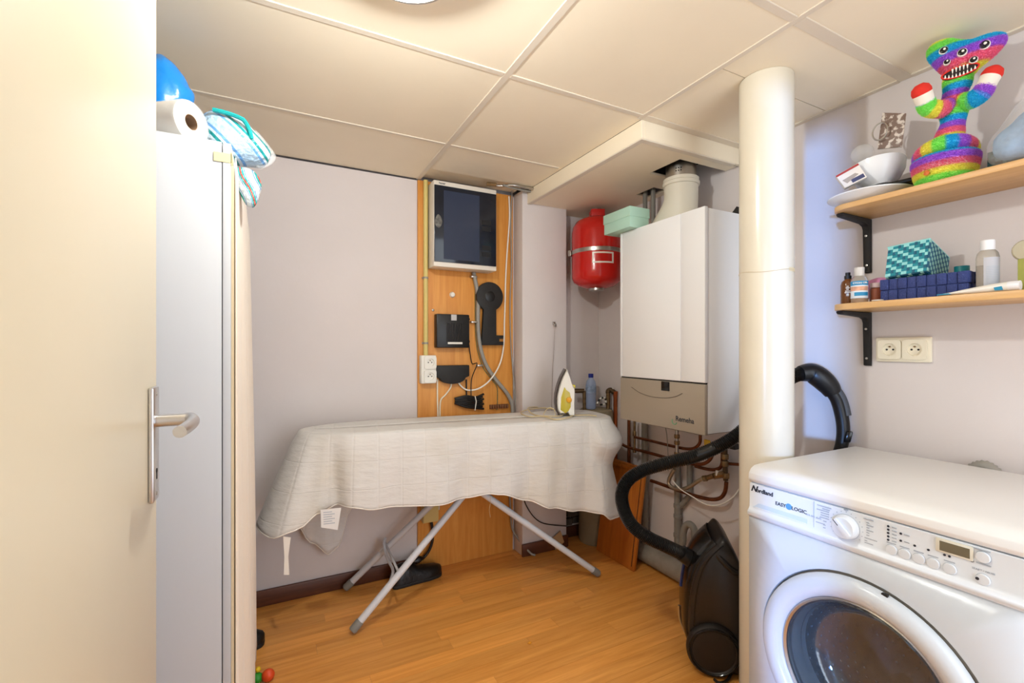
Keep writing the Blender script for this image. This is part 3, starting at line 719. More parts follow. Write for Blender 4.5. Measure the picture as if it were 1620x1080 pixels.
o = MB().prism([(1.80, 1.30, BZ1 + 0.001), (1.80, 1.40, BZ1 + 0.001), (1.80, 1.345, BZ1 + 0.055)], (0.05, 0, 0)).build('dark_card', black_mt, bevel=0.001)
tag(o, 'small dark folded card on the boiler top beside the pillar', 'card')

# red expansion vessel
ev = thing('expansion_tank', (1.70, 2.2, 1.54), 'glossy red expansion vessel with a steel strap left of the boiler', 'tank')
ec = (1.70, 2.2)
MB().lathe([(0.0, 0.0), (0.05, 0.004), (0.10, 0.018), (0.136, 0.042), (0.146, 0.065), (0.147, 0.10), (0.147, 0.33), (0.142, 0.365), (0.125, 0.395), (0.09, 0.415), (0.0, 0.425)], (ec[0], ec[1], 1.545), (0, 0, 1), 48).build('vessel', red_gl, ev)
MB().lathe([(0.1475, 0.0), (0.150, 0.002), (0.150, 0.022), (0.1475, 0.024), (0.1475, 0.0)], (ec[0], ec[1], 1.748), (0, 0, 1), 48).build('strap', steel, ev)
vd = Vector((-0.62, -0.78, 0)).normalized()
cl = Vector((ec[0], ec[1], 1.76)) + Vector((-0.86, 0.5, 0)).normalized() * 0.156
MB().obox(cl, (0.012, 0.006, 0), (-0.004, 0.008, 0), (0, 0, 0.017)).build('strap_clamp', steel, ev, bevel=0.002)
MB().lathe([(0.045, 0), (0.045, 0.012), (0.03, 0.013), (0.0, 0.013)], (ec[0] - 0.01, ec[1] - 0.01, 1.537), (0, 0, 1), 24).build('base_cap', steel, ev)
MB().obox((ec[0], ec[1], 1.985), (0.036, -0.018, 0), (0.018, 0.036, 0), (0, 0, 0.028)).build('top_block', red_pl, ev, bevel=0.004)
MB().cyl((ec[0], ec[1], 2.01), (ec[0], ec[1], 2.024), 0.012, 12).build('valve', steel, ev)
lab = MB(); a0 = math.atan2(vd.y, vd.x) - 0.35
def curved(mb, a, b, z0, z1, r, n=10):
    vs = [(ec[0] + r * math.cos(a + (b - a) * i / n), ec[1] + r * math.sin(a + (b - a) * i / n), z) for i in range(n + 1) for z in (z0, z1)]
    mb.add(vs, [(2 * i, 2 * i + 2, 2 * i + 3, 2 * i + 1) for i in range(n)])
ac = math.atan2(-0.78, -0.62) + 0.20
for (a, b_, z0_, z1_) in ((ac - 0.36, ac + 0.50, 1.732, 1.741), (ac - 0.36, ac + 0.50, 1.678, 1.687), (ac - 0.36, ac - 0.30, 1.687, 1.732), (ac + 0.42, ac + 0.50, 1.687, 1.732)):
    curved(lab, a, b_, z0_, z1_, 0.1476)
lab.build('label_frame', white_pl, ev, fix=False)
MB().obox((1.845, 2.2, 1.76), (0.054, 0, 0), (0, 0.02, 0), (0, 0, 0.012)).build('wall_bracket', steel, ev, bevel=0.002)

# grey water tank in the corner, with bottle and fittings
tk = thing('water_tank', (1.76, 2.30, 0), 'squat olive-grey water tank in the corner behind the ironing board', 'tank')
tank_m = mat('tank_olive', (150, 138, 112), 0.5, var=0.15, vscale=9)
MB().lathe([(0.103, 0.0), (0.107, 0.01), (0.107, 0.79), (0.102, 0.812), (0.09, 0.82), (0.0, 0.822)], (1.79, 2.326, 0.0), (0, 0, 1), 40).build('body', tank_m, tk)
FX = [(1.853, 2.285, 0.837), (1.853, 2.285, 0.916), (1.879, 2.249, 0.918)]
MB().tube([(FX[0][0], FX[0][1], 0.81), FX[0], FX[1]], 0.0135, 12).build('riser', brass, tk)
MB().tube(cr([FX[1], (FX[1][0] + 0.002, FX[1][1], FX[1][2] + 0.014), (FX[1][0] + 0.016, FX[1][1] - 0.008, FX[1][2] + 0.02), FX[2]], 4), 0.016, 12).build('elbow', mat('bronze_dark', (86, 68, 46), 0.45, metal=0.6), tk)
MB().cyl(Vector(FX[1]) + Vector((0.022, -0.010, 0.018)), Vector(FX[1]) + Vector((0.028, -0.013, 0.018)), 0.019, 14).build('collar', white_pl, tk)
MB().tube([(FX[2][0], FX[2][1], FX[2][2] + 0.012), (FX[2][0] + 0.001, FX[2][1], FX[2][2] - 0.03), (FX[2][0] + 0.002, FX[2][1], 0.5)], [0.016, 0.012, 0.012], 12).build('copper_tail', mat('bright_copper', (176, 98, 56), 0.35, metal=0.8), tk)
LX = [(1.646, 2.358, 0.934), (1.702, 2.329, 0.934)]
MB().tube([LX[0], LX[1]], 0.014, 12).build('side_fitting', mat('bronze_dark', (86, 68, 46), 0.45, metal=0.6), tk)
MB().tube([LX[1], (LX[1][0] + 0.004, LX[1][1], 0.815)], 0.011, 12).build('side_riser', brass, tk)
BT = [(1.822, 2.432, 0.822)][0]
BT = (1.738, 2.308, 0.8225)
bt = thing('water_bottle', BT, 'half-full clear plastic water bottle with a blue cap on the tank', 'bottle')
pet = mat('blue_clear_plastic', (168, 188, 226), 0.12, alpha=0.55, bump=0.3, bscale=40)
prof = [(0.026, 0), (0.031, 0.004), (0.032, 0.02), (0.0305, 0.035), (0.032, 0.05), (0.0305, 0.07), (0.032, 0.09), (0.032, 0.12), (0.0315, 0.15), (0.027, 0.172), (0.016, 0.188), (0.0135, 0.193), (0.0135, 0.20)]
MB().lathe(prof, BT, (0, 0, 1), 24).build('bottle', pet, bt, smooth=60)
MB().lathe([(0.0318, 0.10), (0.0325, 0.10), (0.0325, 0.145), (0.0318, 0.145)], BT, (0, 0, 1), 24).build('label', mat('bottle_label', (150, 170, 200), 0.5, var=0.5, vscale=60), bt)
MB().lathe([(0.0155, 0.194), (0.0160, 0.196), (0.0155, 0.216), (0.014, 0.218), (0, 0.218)], BT, (0, 0, 1), 20).build('cap', mat('cap_blue', (28, 44, 140), 0.4), bt)
ss = thing('striped_cord', (1.76, 2.24, 0.825), 'black and white striped cord coiled on the tank beside the bottle', 'cord')
sp_ = cr([(1.768, 2.284, 0.857), (1.786, 2.275, 0.889), (1.81, 2.262, 0.889), (1.813, 2.26, 0.857), (1.773, 2.259, 0.852)], 5)
for k in range(0, len(sp_) - 2, 2):
    MB().tube(sp_[k:k + 3], 0.006, 8).build('stripe', black_mt if (k // 2) % 2 else white_pl, ss, smooth=60)

# ------------------------------------------------------------ pipework under the boiler
def pipe(name, pts, r, m, label, k=6, n=12, collars=(), cm=None):
    pa = cr(pts, k) if k > 1 else pts
    if not collars:
        return tag(MB().tube(pa, r, n).build(name, m, smooth=60), label, 'pipe')
    t = thing(name, tuple(pa[-1]), label, 'pipe')
    MB().tube(pa, r, n).build('tube', m, t, smooth=60)
    for c in collars:
        c = Vector(c)
        MB().cyl(c - Vector((0, 0, 0.014)), c + Vector((0, 0, 0.014)), r * 1.5, 12).build('fitting', cm or brass, t, bevel=0.002)
    return t
pipe('copper_pipe', [(1.845, 2.085, 0.793), (1.845, 2.085, 0.541), (1.845, 2.08, 0.092)], 0.010, copper, 'dark copper riser under the left end of the boiler', 1)
pipe('copper_pipe', [(1.83, 2.021, 0.803), (1.83, 2.021, 0.608)], 0.007, brass, 'thin brass riser with two fittings under the boiler', 1, 12, [(1.83, 2.021, 0.709), (1.83, 2.021, 0.615)])
pipe('grey_pipe', [(1.855, 1.966, 0.826), (1.855, 1.966, 0.452), (1.855, 1.961, 0.045)], 0.019, pvc_grey, 'grey plastic pipe standing behind the leaning wooden panel', 1)
pipe('copper_pipe', [(1.822, 2.012, 0.693), (1.822, 1.883, 0.694), (1.822, 1.722, 0.694), (1.822, 1.633, 0.699), (1.822, 1.587, 0.714), (1.822, 1.56, 0.743), (1.822, 1.557, 0.78)], 0.0075, copper, 'upper copper pipe curving up into the boiler')
pipe('copper_pipe', [(1.828, 2.183, 0.659), (1.828, 2.137, 0.633), (1.828, 2.061, 0.622), (1.828, 1.889, 0.624), (1.828, 1.711, 0.624), (1.828, 1.592, 0.632), (1.828, 1.532, 0.651), (1.828, 1.497, 0.689), (1.828, 1.49, 0.744)], 0.0085, copper, 'long copper pipe sloping under the boiler to the gas valve')
pipe('copper_pipe', [(1.86, 1.62, 0.612), (1.86, 1.544, 0.614), (1.86, 1.494, 0.626), (1.86, 1.467, 0.653), (1.86, 1.463, 0.722)], 0.008, copper, 'short copper bend beside the tee fitting')
pipe('copper_pipe', [(1.832, 1.894, 0.474), (1.832, 1.775, 0.474), (1.832, 1.634, 0.474), (1.832, 1.521, 0.482), (1.832, 1.458, 0.503), (1.832, 1.428, 0.541), (1.832, 1.421, 0.589)], 0.009, copper, 'lowest copper pipe rising to the brass tee')
pipe('copper_pipe', [(1.86, 1.44, 0.665), (1.86, 1.356, 0.678), (1.86, 1.283, 0.686)], 0.007, copper, 'copper branch running right behind the cream pillar', 1)
te = thing('brass_tee', [(1.85, 1.438, 0.661)][0], 'upright brass tee fitting between boiler and pillar', 'fitting')
MB().tube([(1.85, 1.442, 0.745), (1.85, 1.442, 0.669), (1.85, 1.438, 0.588)], [0.011, 0.011, 0.011], 12).build('tube', mat('bronze_dark', (86, 68, 46), 0.45, metal=0.6), te)
for z in [(1.85, 1.442, 0.698), (1.85, 1.442, 0.666), (1.85, 1.438, 0.611)]:
    z = Vector(z); MB().cyl(z - Vector((0, 0, 0.012)), z + Vector((0, 0, 0.012)), 0.016, 12).build('collar', brass, te, bevel=0.002)
fxh = thing('braided_hose', [(1.8, 1.645, 0.498)][0], 'silver braided flexible hose looping under the boiler', 'hose')
MB().tube(cr([(1.81, 1.707, 0.582), (1.81, 1.736, 0.536), (1.81, 1.745, 0.502), (1.81, 1.719, 0.486), (1.81, 1.662, 0.492), (1.81, 1.607, 0.522), (1.81, 1.561, 0.559), (1.81, 1.532, 0.578)], 6), 0.0095, 12).build('hose', mat('braid_steel', (178, 166, 146), 0.35, metal=0.9, bump=0.6, bscale=260), fxh, smooth=60)
MB().tube([(1.82, 1.54, 0.575), (1.82, 1.518, 0.583)], 0.014, 6).build('nut', brass, fxh)
MB().tube([(1.83, 1.53, 0.579), (1.83, 1.484, 0.602)], 0.012, 12).build('valve_body', brass, fxh)
MB().tube([(1.84, 1.496, 0.595), (1.84, 1.437, 0.619)], 0.015, 8).build('nut', brass, fxh)
MB().tube([(1.83, 1.47, 0.606), (1.83, 1.47, 0.629)], 0.006, 8).build('valve_stem', white_pl, fxh)
gv = thing('gas_riser', [(1.8, 1.681, 0.707)][0], 'steel threaded riser with brass joints under the boiler', 'pipe')
MB().tube([(1.8, 1.681, 0.787), (1.8, 1.681, 0.612)], 0.009, 12).build('tube', steel, gv)
for q in [(1.8, 1.681, 0.755), (1.8, 1.681, 0.723), (1.8, 1.681, 0.666), (1.8, 1.685, 0.633)]:
    q = Vector(q); MB().cyl(q - Vector((0, 0, 0.01)), q + Vector((0, 0, 0.01)), 0.0135, 8).build('joint', brass, gv, bevel=0.002)
yv = thing('gas_valve', [(1.78, 1.482, 0.756)][0], 'yellow gas valve handle under the right end of the boiler', 'valve')
MB().obox([(1.78, 1.482, 0.756)][0], (0.004, 0, 0), (0, 0.017, 0), (0, 0, 0.019)).build('handle', mat('gas_yellow', (214, 176, 30), 0.45), yv, bevel=0.005)
MB().cyl([(1.79, 1.483, 0.751)][0], [(1.85, 1.533, 0.736)][0], 0.009, 10).build('body', brass, yv)
o = MB().obox([(1.82, 1.367, 0.762)][0], (0.02, 0, 0), (0, 0.014, 0), (0, 0, 0.012)).build('valve_knob', black_mt, bevel=0.003); o.name = 'black_tap'
tag(o, 'small black tap under the boiler next to the pillar', 'tap')
dr = thing('drain_pipe', [(1.84, 1.714, 0.194)][0], 'grey plastic drain pipe with a looped trap under the boiler', 'pipe')
MB().tube([(1.87, 1.742, 0.613), (1.87, 1.742, 0.442), (1.87, 1.742, 0.277), (1.87, 1.738, 0.14)], [0.015, 0.017, 0.018, 0.020], 14).build('stack', pvc_grey, dr)
MB().tube([(1.876, 1.669, 0.67), (1.876, 1.669, 0.493), (1.876, 1.673, 0.444), (1.876, 1.727, 0.379)], 0.014, 14).build('side_branch', pvc_grey, dr)
MB().tube(cr([(1.83, 1.692, 0.179), (1.83, 1.672, 0.218), (1.83, 1.668, 0.264), (1.83, 1.656, 0.304), (1.83, 1.628, 0.326), (1.83, 1.601, 0.31), (1.83, 1.597, 0.256), (1.83, 1.605, 0.144)], 5), 0.017, 14).build('trap', pvc_grey, dr, smooth=60)
for q in [(1.87, 1.742, 0.376), (1.87, 1.742, 0.323), (1.87, 1.742, 0.224)]:
    q = Vector(q); MB().cyl(q - Vector((0, 0, 0.01)), q + Vector((0, 0, 0.01)), 0.021, 14).build('socket_ring', pvc_grey, dr, bevel=0.002)
wire('thin_cable', [(1.8, 1.761, 0.8), (1.8, 1.748, 0.743), (1.8, 1.74, 0.647), (1.8, 1.74, 0.566)], 0.0022, grey_pl, 'thin pale cable hanging straight down from the boiler')
wire('thin_cable', [(1.79, 1.7, 0.529), (1.79, 1.651, 0.5), (1.79, 1.577, 0.484), (1.79, 1.493, 0.47), (1.79, 1.418, 0.493), (1.79, 1.354, 0.545), (1.79, 1.317, 0.6)], 0.003, white_pl, 'thin white cable looping below the braided hose')
o = MB().cyl((1.848, 1.25, 0.053), (1.848, 2.25, 0.053), 0.05, 24).build('floor_pipe', mat('pvc_dusty', (150, 142, 130), 0.6, var=0.2, vscale=20)); tag(o, 'thick grey pipe lying on the floor along the right wall', 'pipe')
# wooden panel leaning against the pipes
wp = thing('wood_panel', (1.72, 2.09, 0), 'brown wooden panel leaning under the boiler against the right wall', 'panel')
a_ = Vector((1.700, 2.205, 0.001)); b_ = Vector((1.708, 1.895, 0.001)); up_ = Vector((0.07, -0.012, 0.545))
MB().prism([a_, b_, b_ + up_, a_ + up_], (0.016, 0.0, 0.002)).build('board', panel_m, wp, bevel=0.001)
e1 = (b_ - a_).normalized(); nn = Vector((-0.016, 0, -0.002))
MB().obox((a_ + b_) / 2 + up_ * 0.965 + nn * 0.25, e1 * 0.155, nn * 0.24, up_ * 0.012).build('top_batten', panel_m, wp)
MB().obox(b_ + up_ * 0.5 - e1 * 0.018 + nn * 0.1, e1 * 0.0012, nn * 0.08, up_ * 0.46).build('edge_groove', black_mt, wp)

# ------------------------------------------------------------ vacuum cleaner standing on end
VS = Vector((-0.67, -0.748, 0)).normalized()        # its wheel side faces this way
VL = Vector((VS.y, -VS.x, 0))                        # its lid faces this way
VO = Vector((1.428, 1.172, 0.0)); VO.z = 0
vc = thing('vacuum_cleaner', tuple(VO - VS * 0.12), 'black vacuum cleaner standing on end beside the washing machine', 'vacuum cleaner')
def vl(p): d = Vector(p) - VO; return (d.dot(VL), d.z)
vpx = [(1.465, 1.139, 0.501), (1.443, 1.159, 0.477), (1.417, 1.182, 0.44), (1.394, 1.202, 0.39), (1.379, 1.216, 0.322), (1.371, 1.223, 0.248), (1.368, 1.226, 0.169), (1.371, 1.223, 0.114), (1.383, 1.213, 0.064), (1.404, 1.194, 0.027), (1.433, 1.168, 0.008)]
vprof = [vl(p) for p in vpx] + [(-0.045, 0.004), (-0.100, 0.004), (-0.112, 0.03), (-0.118, 0.20), (-0.112, 0.36), (-0.09, 0.44)]
vprof = [(p.x, max(p.y, 0.003)) for p in cr([Vector((a_, b_, 0)) for a_, b_ in vprof], 4, True)]
def V3(a_, d, z): return VO + VL * a_ - VS * d + Vector((0, 0, z))
vcx, vcz = -0.02, 0.23
def vloft(prof, secs, name, m, par):
    vb = MB(); n = len(prof)
    for (d, s) in secs:
        vb.v += [V3(vcx + (x - vcx) * s, d, max(0.003, vcz + (z - vcz) * s)) for x, z in prof]
    for i in range(len(secs) - 1):
        for k in range(n):
            l = (k + 1) % n; vb.f.append((i * n + k, i * n + l, (i + 1) * n + l, (i + 1) * n + k))
    vb.f.append(tuple(range(n))); vb.f.append(tuple((len(secs) - 1) * n + k for k in range(n)))
    return vb.build(name, m, par, smooth=45)
vac_m = mat('vacuum_black', (26, 23, 22), 0.33)
vloft(vprof, [(0.0, 0.93), (0.006, 0.965), (0.02, 0.99), (0.04, 1.0), (0.20, 1.0), (0.225, 0.985), (0.24, 0.95)], 'body', vac_m, vc)
# lid shell along the left face
lw = MB(); rows = cr([Vector((a_, b_, 0)) for a_, b_ in [vl(p) for p in vpx][1:9]], 5)
for p in rows:
    for (d, o2) in ((0.012, -0.004), (0.022, 0.006), (0.05, 0.012), (0.12, 0.015), (0.19, 0.012), (0.22, 0.004), (0.228, -0.006)):
        lw.v.append(V3(p.x + o2, d, p.y + o2 * 0.4))
for i in range(len(rows) - 1):
    for k in range(6): lw.f.append((i * 7 + k, i * 7 + k + 1, i * 7 + 8 + k, i * 7 + 7 + k))
lo = lw.build('lid', black_gl, vc, smooth=60); m_ = lo.modifiers.new('t', 'SOLIDIFY'); m_.thickness = 0.006; m_.offset = -1
q_ = [vl(p) for p in vpx]
MB().tube(cr([V3(q_[k][0] + 0.018, 0.13, q_[k][1]) for k in (3, 4, 5)], 5), 0.0045, 8).build('blue_strip', mat('strip_blue', (50, 70, 130), 0.15), vc)
MB().tube(cr([V3(q_[k][0] + 0.018, 0.13, q_[k][1]) for k in (6, 7)] + [V3(q_[8][0] + 0.012, 0.13, q_[8][1])], 5), 0.006, 8).build('chrome_trim', steel, vc)
MB().tube(cr([V3(q_[k][0] - 0.022, -0.0005, q_[k][1]) for k in (1, 2, 3, 4, 5, 6)], 6), 0.002, 6).build('seam_line', black_gl, vc)
wr_ = 0.093; wc = V3(-0.006, 0.002, wr_ + 0.002)
MB().lathe([(wr_, 0), (wr_, 0.016), (0.088, 0.024), (0.078, 0.026), (0.074, 0.022), (0.04, 0.024), (0.0, 0.025)], wc, VS, 44).build('wheel', mat('wheel_black', (30, 25, 22), 0.45), vc)
MB().tube([wc + VS * 0.0255 + VL * (0.083 * math.cos(2 * PI * i / 40)) + Vector((0, 0, 0.083 * math.sin(2 * PI * i / 40))) for i in range(40)], 0.003, 6, closed=True).build('wheel_rim', black_gl, vc)
MB().tube(cr([V3(-0.02, 0.01, 0.44), V3(-0.045, -0.004, 0.415), V3(-0.075, -0.004, 0.39), V3(-0.11, 0.01, 0.375)], 5), 0.010, 10).build('carry_handle', vac_m, vc)
pt = [(1.487, 1.258, 0.344), (1.452, 1.277, 0.371), (1.413, 1.297, 0.4)]
MB().tube(pt, [0.036, 0.034, 0.030], 20).build('hose_port', black_pl, vc)
MB().tube(cr([V3(-0.07, 0.0, 0.02), V3(-0.05, -0.03, 0.008), V3(-0.02, -0.05, 0.007), V3(-0.005, -0.035, 0.006)], 5), 0.005, 8).build('power_cord', black_pl, vc)
# ribbed hose and bent handle
hs = thing('vacuum_hose', [(1.222, 1.418, 0.601)][0], 'ribbed black vacuum hose sweeping round the pillar to its bent handle', 'hose')
hp_ = cr([(1.417, 1.295, 0.396), (1.362, 1.323, 0.425), (1.304, 1.364, 0.456), (1.255, 1.401, 0.501), (1.231, 1.424, 0.565), (1.227, 1.427, 0.628), (1.253, 1.413, 0.681), (1.304, 1.375, 0.721), (1.381, 1.325, 0.751), (1.461, 1.272, 0.778), (1.54, 1.22, 0.822), (1.601, 1.177, 0.875), (1.652, 1.14, 0.95), (1.696, 1.106, 1.031), (1.74, 1.072, 1.085), (1.783, 1.05, 1.104)], 26)
rr = [0.0245 + (0.0022 if k % 2 else -0.0012) for k in range(len(hp_))]
MB().tube(hp_, rr, 14).build('hose', mat('hose_black', (20, 19, 18), 0.32), hs, smooth=80)
hh_ = cr([(1.774, 1.054, 1.102), (1.808, 1.037, 1.106), (1.828, 1.015, 1.088), (1.852, 0.997, 1.057), (1.864, 0.986, 1.029)], 6)
MB().tube(hh_, [0.029 + 0.010 * math.sin(PI * min(1, i / (len(hh_) - 1))) for i in range(len(hh_))], 16).build('cuff', black_pl, hs, smooth=60)
h2 = cr([(1.853, 0.991, 1.046), (1.871, 0.976, 1.006), (1.88, 0.966, 0.952), (1.881, 0.96, 0.899), (1.877, 0.962, 0.847), (1.868, 0.972, 0.794), (1.851, 0.992, 0.721)], 6)
MB().tube(h2, [0.0235 - 0.004 * i / (len(h2) - 1) for i in range(len(h2))], 16).build('grip', black_pl, hs, smooth=60)
MB().tube([Vector(p) + Vector((0.006, -0.012, 0.006)) for p in h2[2:14]], 0.0165, 12).build('grip_inlay', mat('inlay_grey', (72, 76, 82), 0.5), hs, smooth=60)
sb = Vector([(1.875, 0.946, 0.874)][0])
MB().obox(sb + Vector((0.0, -0.004, 0)), (0.006, -0.008, 0), (0.012, 0.01, 0), (0.003, -0.003, 0.020)).build('slide_switch', black_gl, hs, bevel=0.004)
MB().tube(cr([(1.774, 1.054, 1.123), (1.8, 1.041, 1.135), (1.82, 1.025, 1.123)], 5), 0.006, 8).build('clip', black_pl, hs)

# ------------------------------------------------------------ washing machine
WM = thing('washing_machine', (1.55, 0.605, 0), 'white front-loading washing machine under the shelves', 'washing machine')
wx, wx1, wy0, wy1 = 1.262, 1.838, 0.312, 0.900
pcol = mat('panel_white', (224, 229, 234), 0.3)
cbn = MB()
cbn.box(wx + 0.006, wx1, wy0 + 0.003, wy0 + 0.012, 0.02, 0.802).box(wx + 0.006, wx1, wy1 - 0.012, wy1 - 0.003, 0.02, 0.802)
cbn.box(wx1 - 0.009, wx1, wy0 + 0.012, wy1 - 0.012, 0.02, 0.802).box(wx + 0.006, wx1 - 0.009, wy0 + 0.012, wy1 - 0.012, 0.02, 0.03)
cbn.box(wx + 0.006, wx1 - 0.009, wy0 + 0.012, wy1 - 0.012, 0.79, 0.802)
cbn.build('cabinet', white_enamel, WM, bevel=0.002)
dcy, dcz = 0.605, 0.395
# front sheet with a round opening
fs = MB(); N = 64
ring_ = [(wx, dcy + 0.252 * math.cos(2 * PI * k / N), dcz + 0.252 * math.sin(2 * PI * k / N)) for k in range(N)]
def sq(k):
    a = 2 * PI * k / N; c0, s0 = math.cos(a), math.sin(a)
    ty = ((wy1 - 0.002 - dcy) / c0) if c0 > 1e-6 else ((wy0 + 0.002 - dcy) / c0 if c0 < -1e-6 else 1e9)
    tz = ((0.700 - dcz) / s0) if s0 > 1e-6 else ((0.02 - dcz) / s0 if s0 < -1e-6 else 1e9)
    t = min(ty, tz); return (wx, dcy + c0 * t, dcz + s0 * t)
outr = [sq(k) for k in range(N)]
inn2 = [(wx + 0.016, dcy + 0.247 * math.cos(2 * PI * k / N), dcz + 0.247 * math.sin(2 * PI * k / N)) for k in range(N)]
fs.v = ring_ + outr + inn2
for k in range(N):
    l = (k + 1) % N
    fs.f.append((k, l, N + l, N + k)); fs.f.append((l, k, 2 * N + k, 2 * N + l))
for (yy_, zz_) in ((wy1 - 0.002, 0.700), (wy0 + 0.002, 0.700), (wy1 - 0.002, 0.02), (wy0 + 0.002, 0.02)):
    best = sorted(range(N), key=lambda k: (outr[k][1] - yy_) ** 2 + (outr[k][2] - zz_) ** 2)[:2]
    fs.v.append((wx, yy_, zz_)); fs.f.append((N + best[0], N + best[1], len(fs.v) - 1))
fo = fs.build('front_sheet', white_enamel, WM, smooth=40); m_ = fo.modifiers.new('t', 'SOLIDIFY'); m_.thickness = 0.004; m_.offset = -1
# top plate with rounded nose
nose = [(wx + 0.02, 0.802), (wx + 0.001, 0.802), (wx - 0.005, 0.812), (wx - 0.003, 0.828), (wx + 0.006, 0.840), (wx + 0.022, 0.848), (wx + 0.05, 0.850), (wx1, 0.850), (wx1, 0.802)]
MB().prism([(x, wy0, z) for x, z in nose], (0, wy1 - wy0, 0)).build('top_plate', mat('top_white', (232, 231, 228), 0.35), WM, bevel=0.002)
# control fascia
fas = [(wx + 0.02, 0.700), (wx - 0.004, 0.700), (wx - 0.012, 0.708), (wx - 0.013, 0.716), (wx - 0.006, 0.724), (wx - 0.003, 0.73), (wx - 0.001, 0.799), (wx + 0.02, 0.799)]
MB().prism([(x, wy0 + 0.002, z) for x, z in fas], (0, wy1 - wy0 - 0.004, 0)).build('fascia', pcol, WM, bevel=0.001, seg=1)
FXs = wx - 0.0032       # text plane just proud of the fascia
dwr = MB()
dy0, dy1 = 0.730, 0.888
drec = [(FXs, dy1, 0.728), (FXs, dy1 - 0.02, 0.745), (FXs, dy0, 0.745), (FXs, dy0, 0.727)]
MB().prism(drec, (0.0025, 0, 0)).build('drawer_grip', mat('grip_shade_tint', (206, 222, 236), 0.3), WM)  # flat patch; the grip recess's bluish shade is put into its colour
MB().prism([(FXs - 0.001, dy1 - 0.004, 0.727), (FXs - 0.001, dy0, 0.727), (FXs - 0.001, dy0, 0.7325), (FXs - 0.001, dy1 - 0.008, 0.7325)], (0.002, 0, 0)).build('drawer_lip', pcol, WM)
MB().box(FXs - 0.0002, FXs + 0.002, 0.7125, 0.7135, 0.728, 0.797).build('drawer_seam', print_gr, WM)
LT = dict(xd=(0, -1, 0), yd=(0, 0, 1))
def wtext(nm, s, size, y, z, m=print_dk, **k):
    text(nm, s, size, (FXs + 0.0014, y, z), (0, -1, 0), (0, 0, 1), m, WM, ext=0.0012, **k)
wtext('brand_lettering', 'N', 0.0235, 0.899 - 0.006, 0.777, shear=0.35, bold=0.0006)
wtext('brand_lettering', 'ordland', 0.0165, 0.876, 0.777, bold=0.0003)
wtext('range_lettering', 'EASY', 0.0135, 0.818, 0.757, bold=0.0002)
wtext('range_lettering', 'LOGIC', 0.0135, 0.772, 0.757, bold=0.0002)
MB().lathe([(0.0085, 0), (0.0085, 0.0012), (0, 0.0012)], (FXs + 0.0012, 0.7795, 0.7625), (-1, 0, 0), 20).build('logo_drop', print_bl, WM)
wtext('model_lettering', 'WA 861 A EL', 0.0072, 0.7345, 0.7545, print_gr)
# programme dial
ky, kz = 0.636, 0.757
MB().lathe([(0.0295, 0.0), (0.0295, 0.003), (0.0275, 0.005), (0.0265, 0.016), (0.024, 0.019), (0.0, 0.019)], (FXs + 0.001, ky, kz), (-1, 0, 0), 40).build('dial', pcol, WM)
dn = Vector((0, 0.7, 0.72)).normalized()
MB().obox((FXs - 0.022, ky, kz), (0.004, 0, 0), dn * 0.024, dn.cross(Vector((1, 0, 0))) * 0.0075).build('dial_grip', pcol, WM, bevel=0.002)
MB().obox(Vector((FXs - 0.0263, ky, kz)) + dn * 0.016, (0.0004, 0, 0), dn * 0.008, dn.cross(Vector((1, 0, 0))) * 0.0008).build('dial_pointer', print_dk, WM)
MB().tube([(FXs, ky + 0.0298 * math.cos(2 * PI * i / 36), kz + 0.0298 * math.sin(2 * PI * i / 36)) for i in range(36)], 0.0006, 5, closed=True).build('dial_ring', print_gr, WM)
for k in range(20):
    a = 2 * PI * k / 20
    MB().lathe([(0.0011, 0), (0.0011, 0.0012), (0, 0.0012)], (FXs + 0.0012, ky + 0.0365 * math.cos(a), kz + 0.0365 * math.sin(a)), (-1, 0, 0), 6).build('dial_mark', print_gr, WM)
wtext('dial_lettering', 'OFF', 0.006, ky + 0.006, kz + 0.0395, print_gr)
def dash(y, z, w, h=0.0022):
    MB().box(FXs + 0.0002, FXs + 0.002, y - w, y, z, z + h).build('printed_line', print_gr, WM)
for (y_, z_, w_) in ((0.705, 0.7895, 0.034), (0.692, 0.7835, 0.018), (0.706, 0.7785, 0.03), (0.696, 0.7725, 0.02), (0.696, 0.7665, 0.02), (0.698, 0.7605, 0.022), (0.708, 0.7545, 0.008), (0.690, 0.7525, 0.008), (0.708, 0.7445, 0.022), (0.690, 0.7425, 0.006), (0.690, 0.7355, 0.006),
                     (0.598, 0.7895, 0.020), (0.592, 0.7815, 0.006), (0.592, 0.7755, 0.014), (0.592, 0.7695, 0.006), (0.592, 0.7635, 0.014), (0.592, 0.7575, 0.006), (0.592, 0.7515, 0.006), (0.596, 0.7440, 0.026), (0.596, 0.7375, 0.006), (0.596, 0.7325, 0.018), (0.596, 0.7275, 0.022)):
    dash(y_, z_, w_)
for k in range(5):
    z = 0.7885 - 0.0078 * k
    MB().lathe([(0.0024, 0), (0.0024, 0.0015), (0, 0.002)], (FXs + 0.0012, 0.548, z), (-1, 0, 0), 10).build('indicator', print_dk, WM)
    dash(0.541, z - 0.001, 0.009)
for (y_, z_) in ((0.524, 0.780), (0.524, 0.764), (0.4985, 0.7625), (0.4745, 0.7625), (0.4475, 0.7625), (0.4395, 0.7625), (0.404, 0.7675)):
    MB().lathe([(0.0024, 0), (0.0024, 0.0015), (0, 0.002)], (FXs + 0.0012, y_, z_), (-1, 0, 0), 10).build('indicator', print_dk, WM)
dash(0.518, 0.779, 0.010); dash(0.518, 0.763, 0.010); dash(0.398, 0.7665, 0.022)
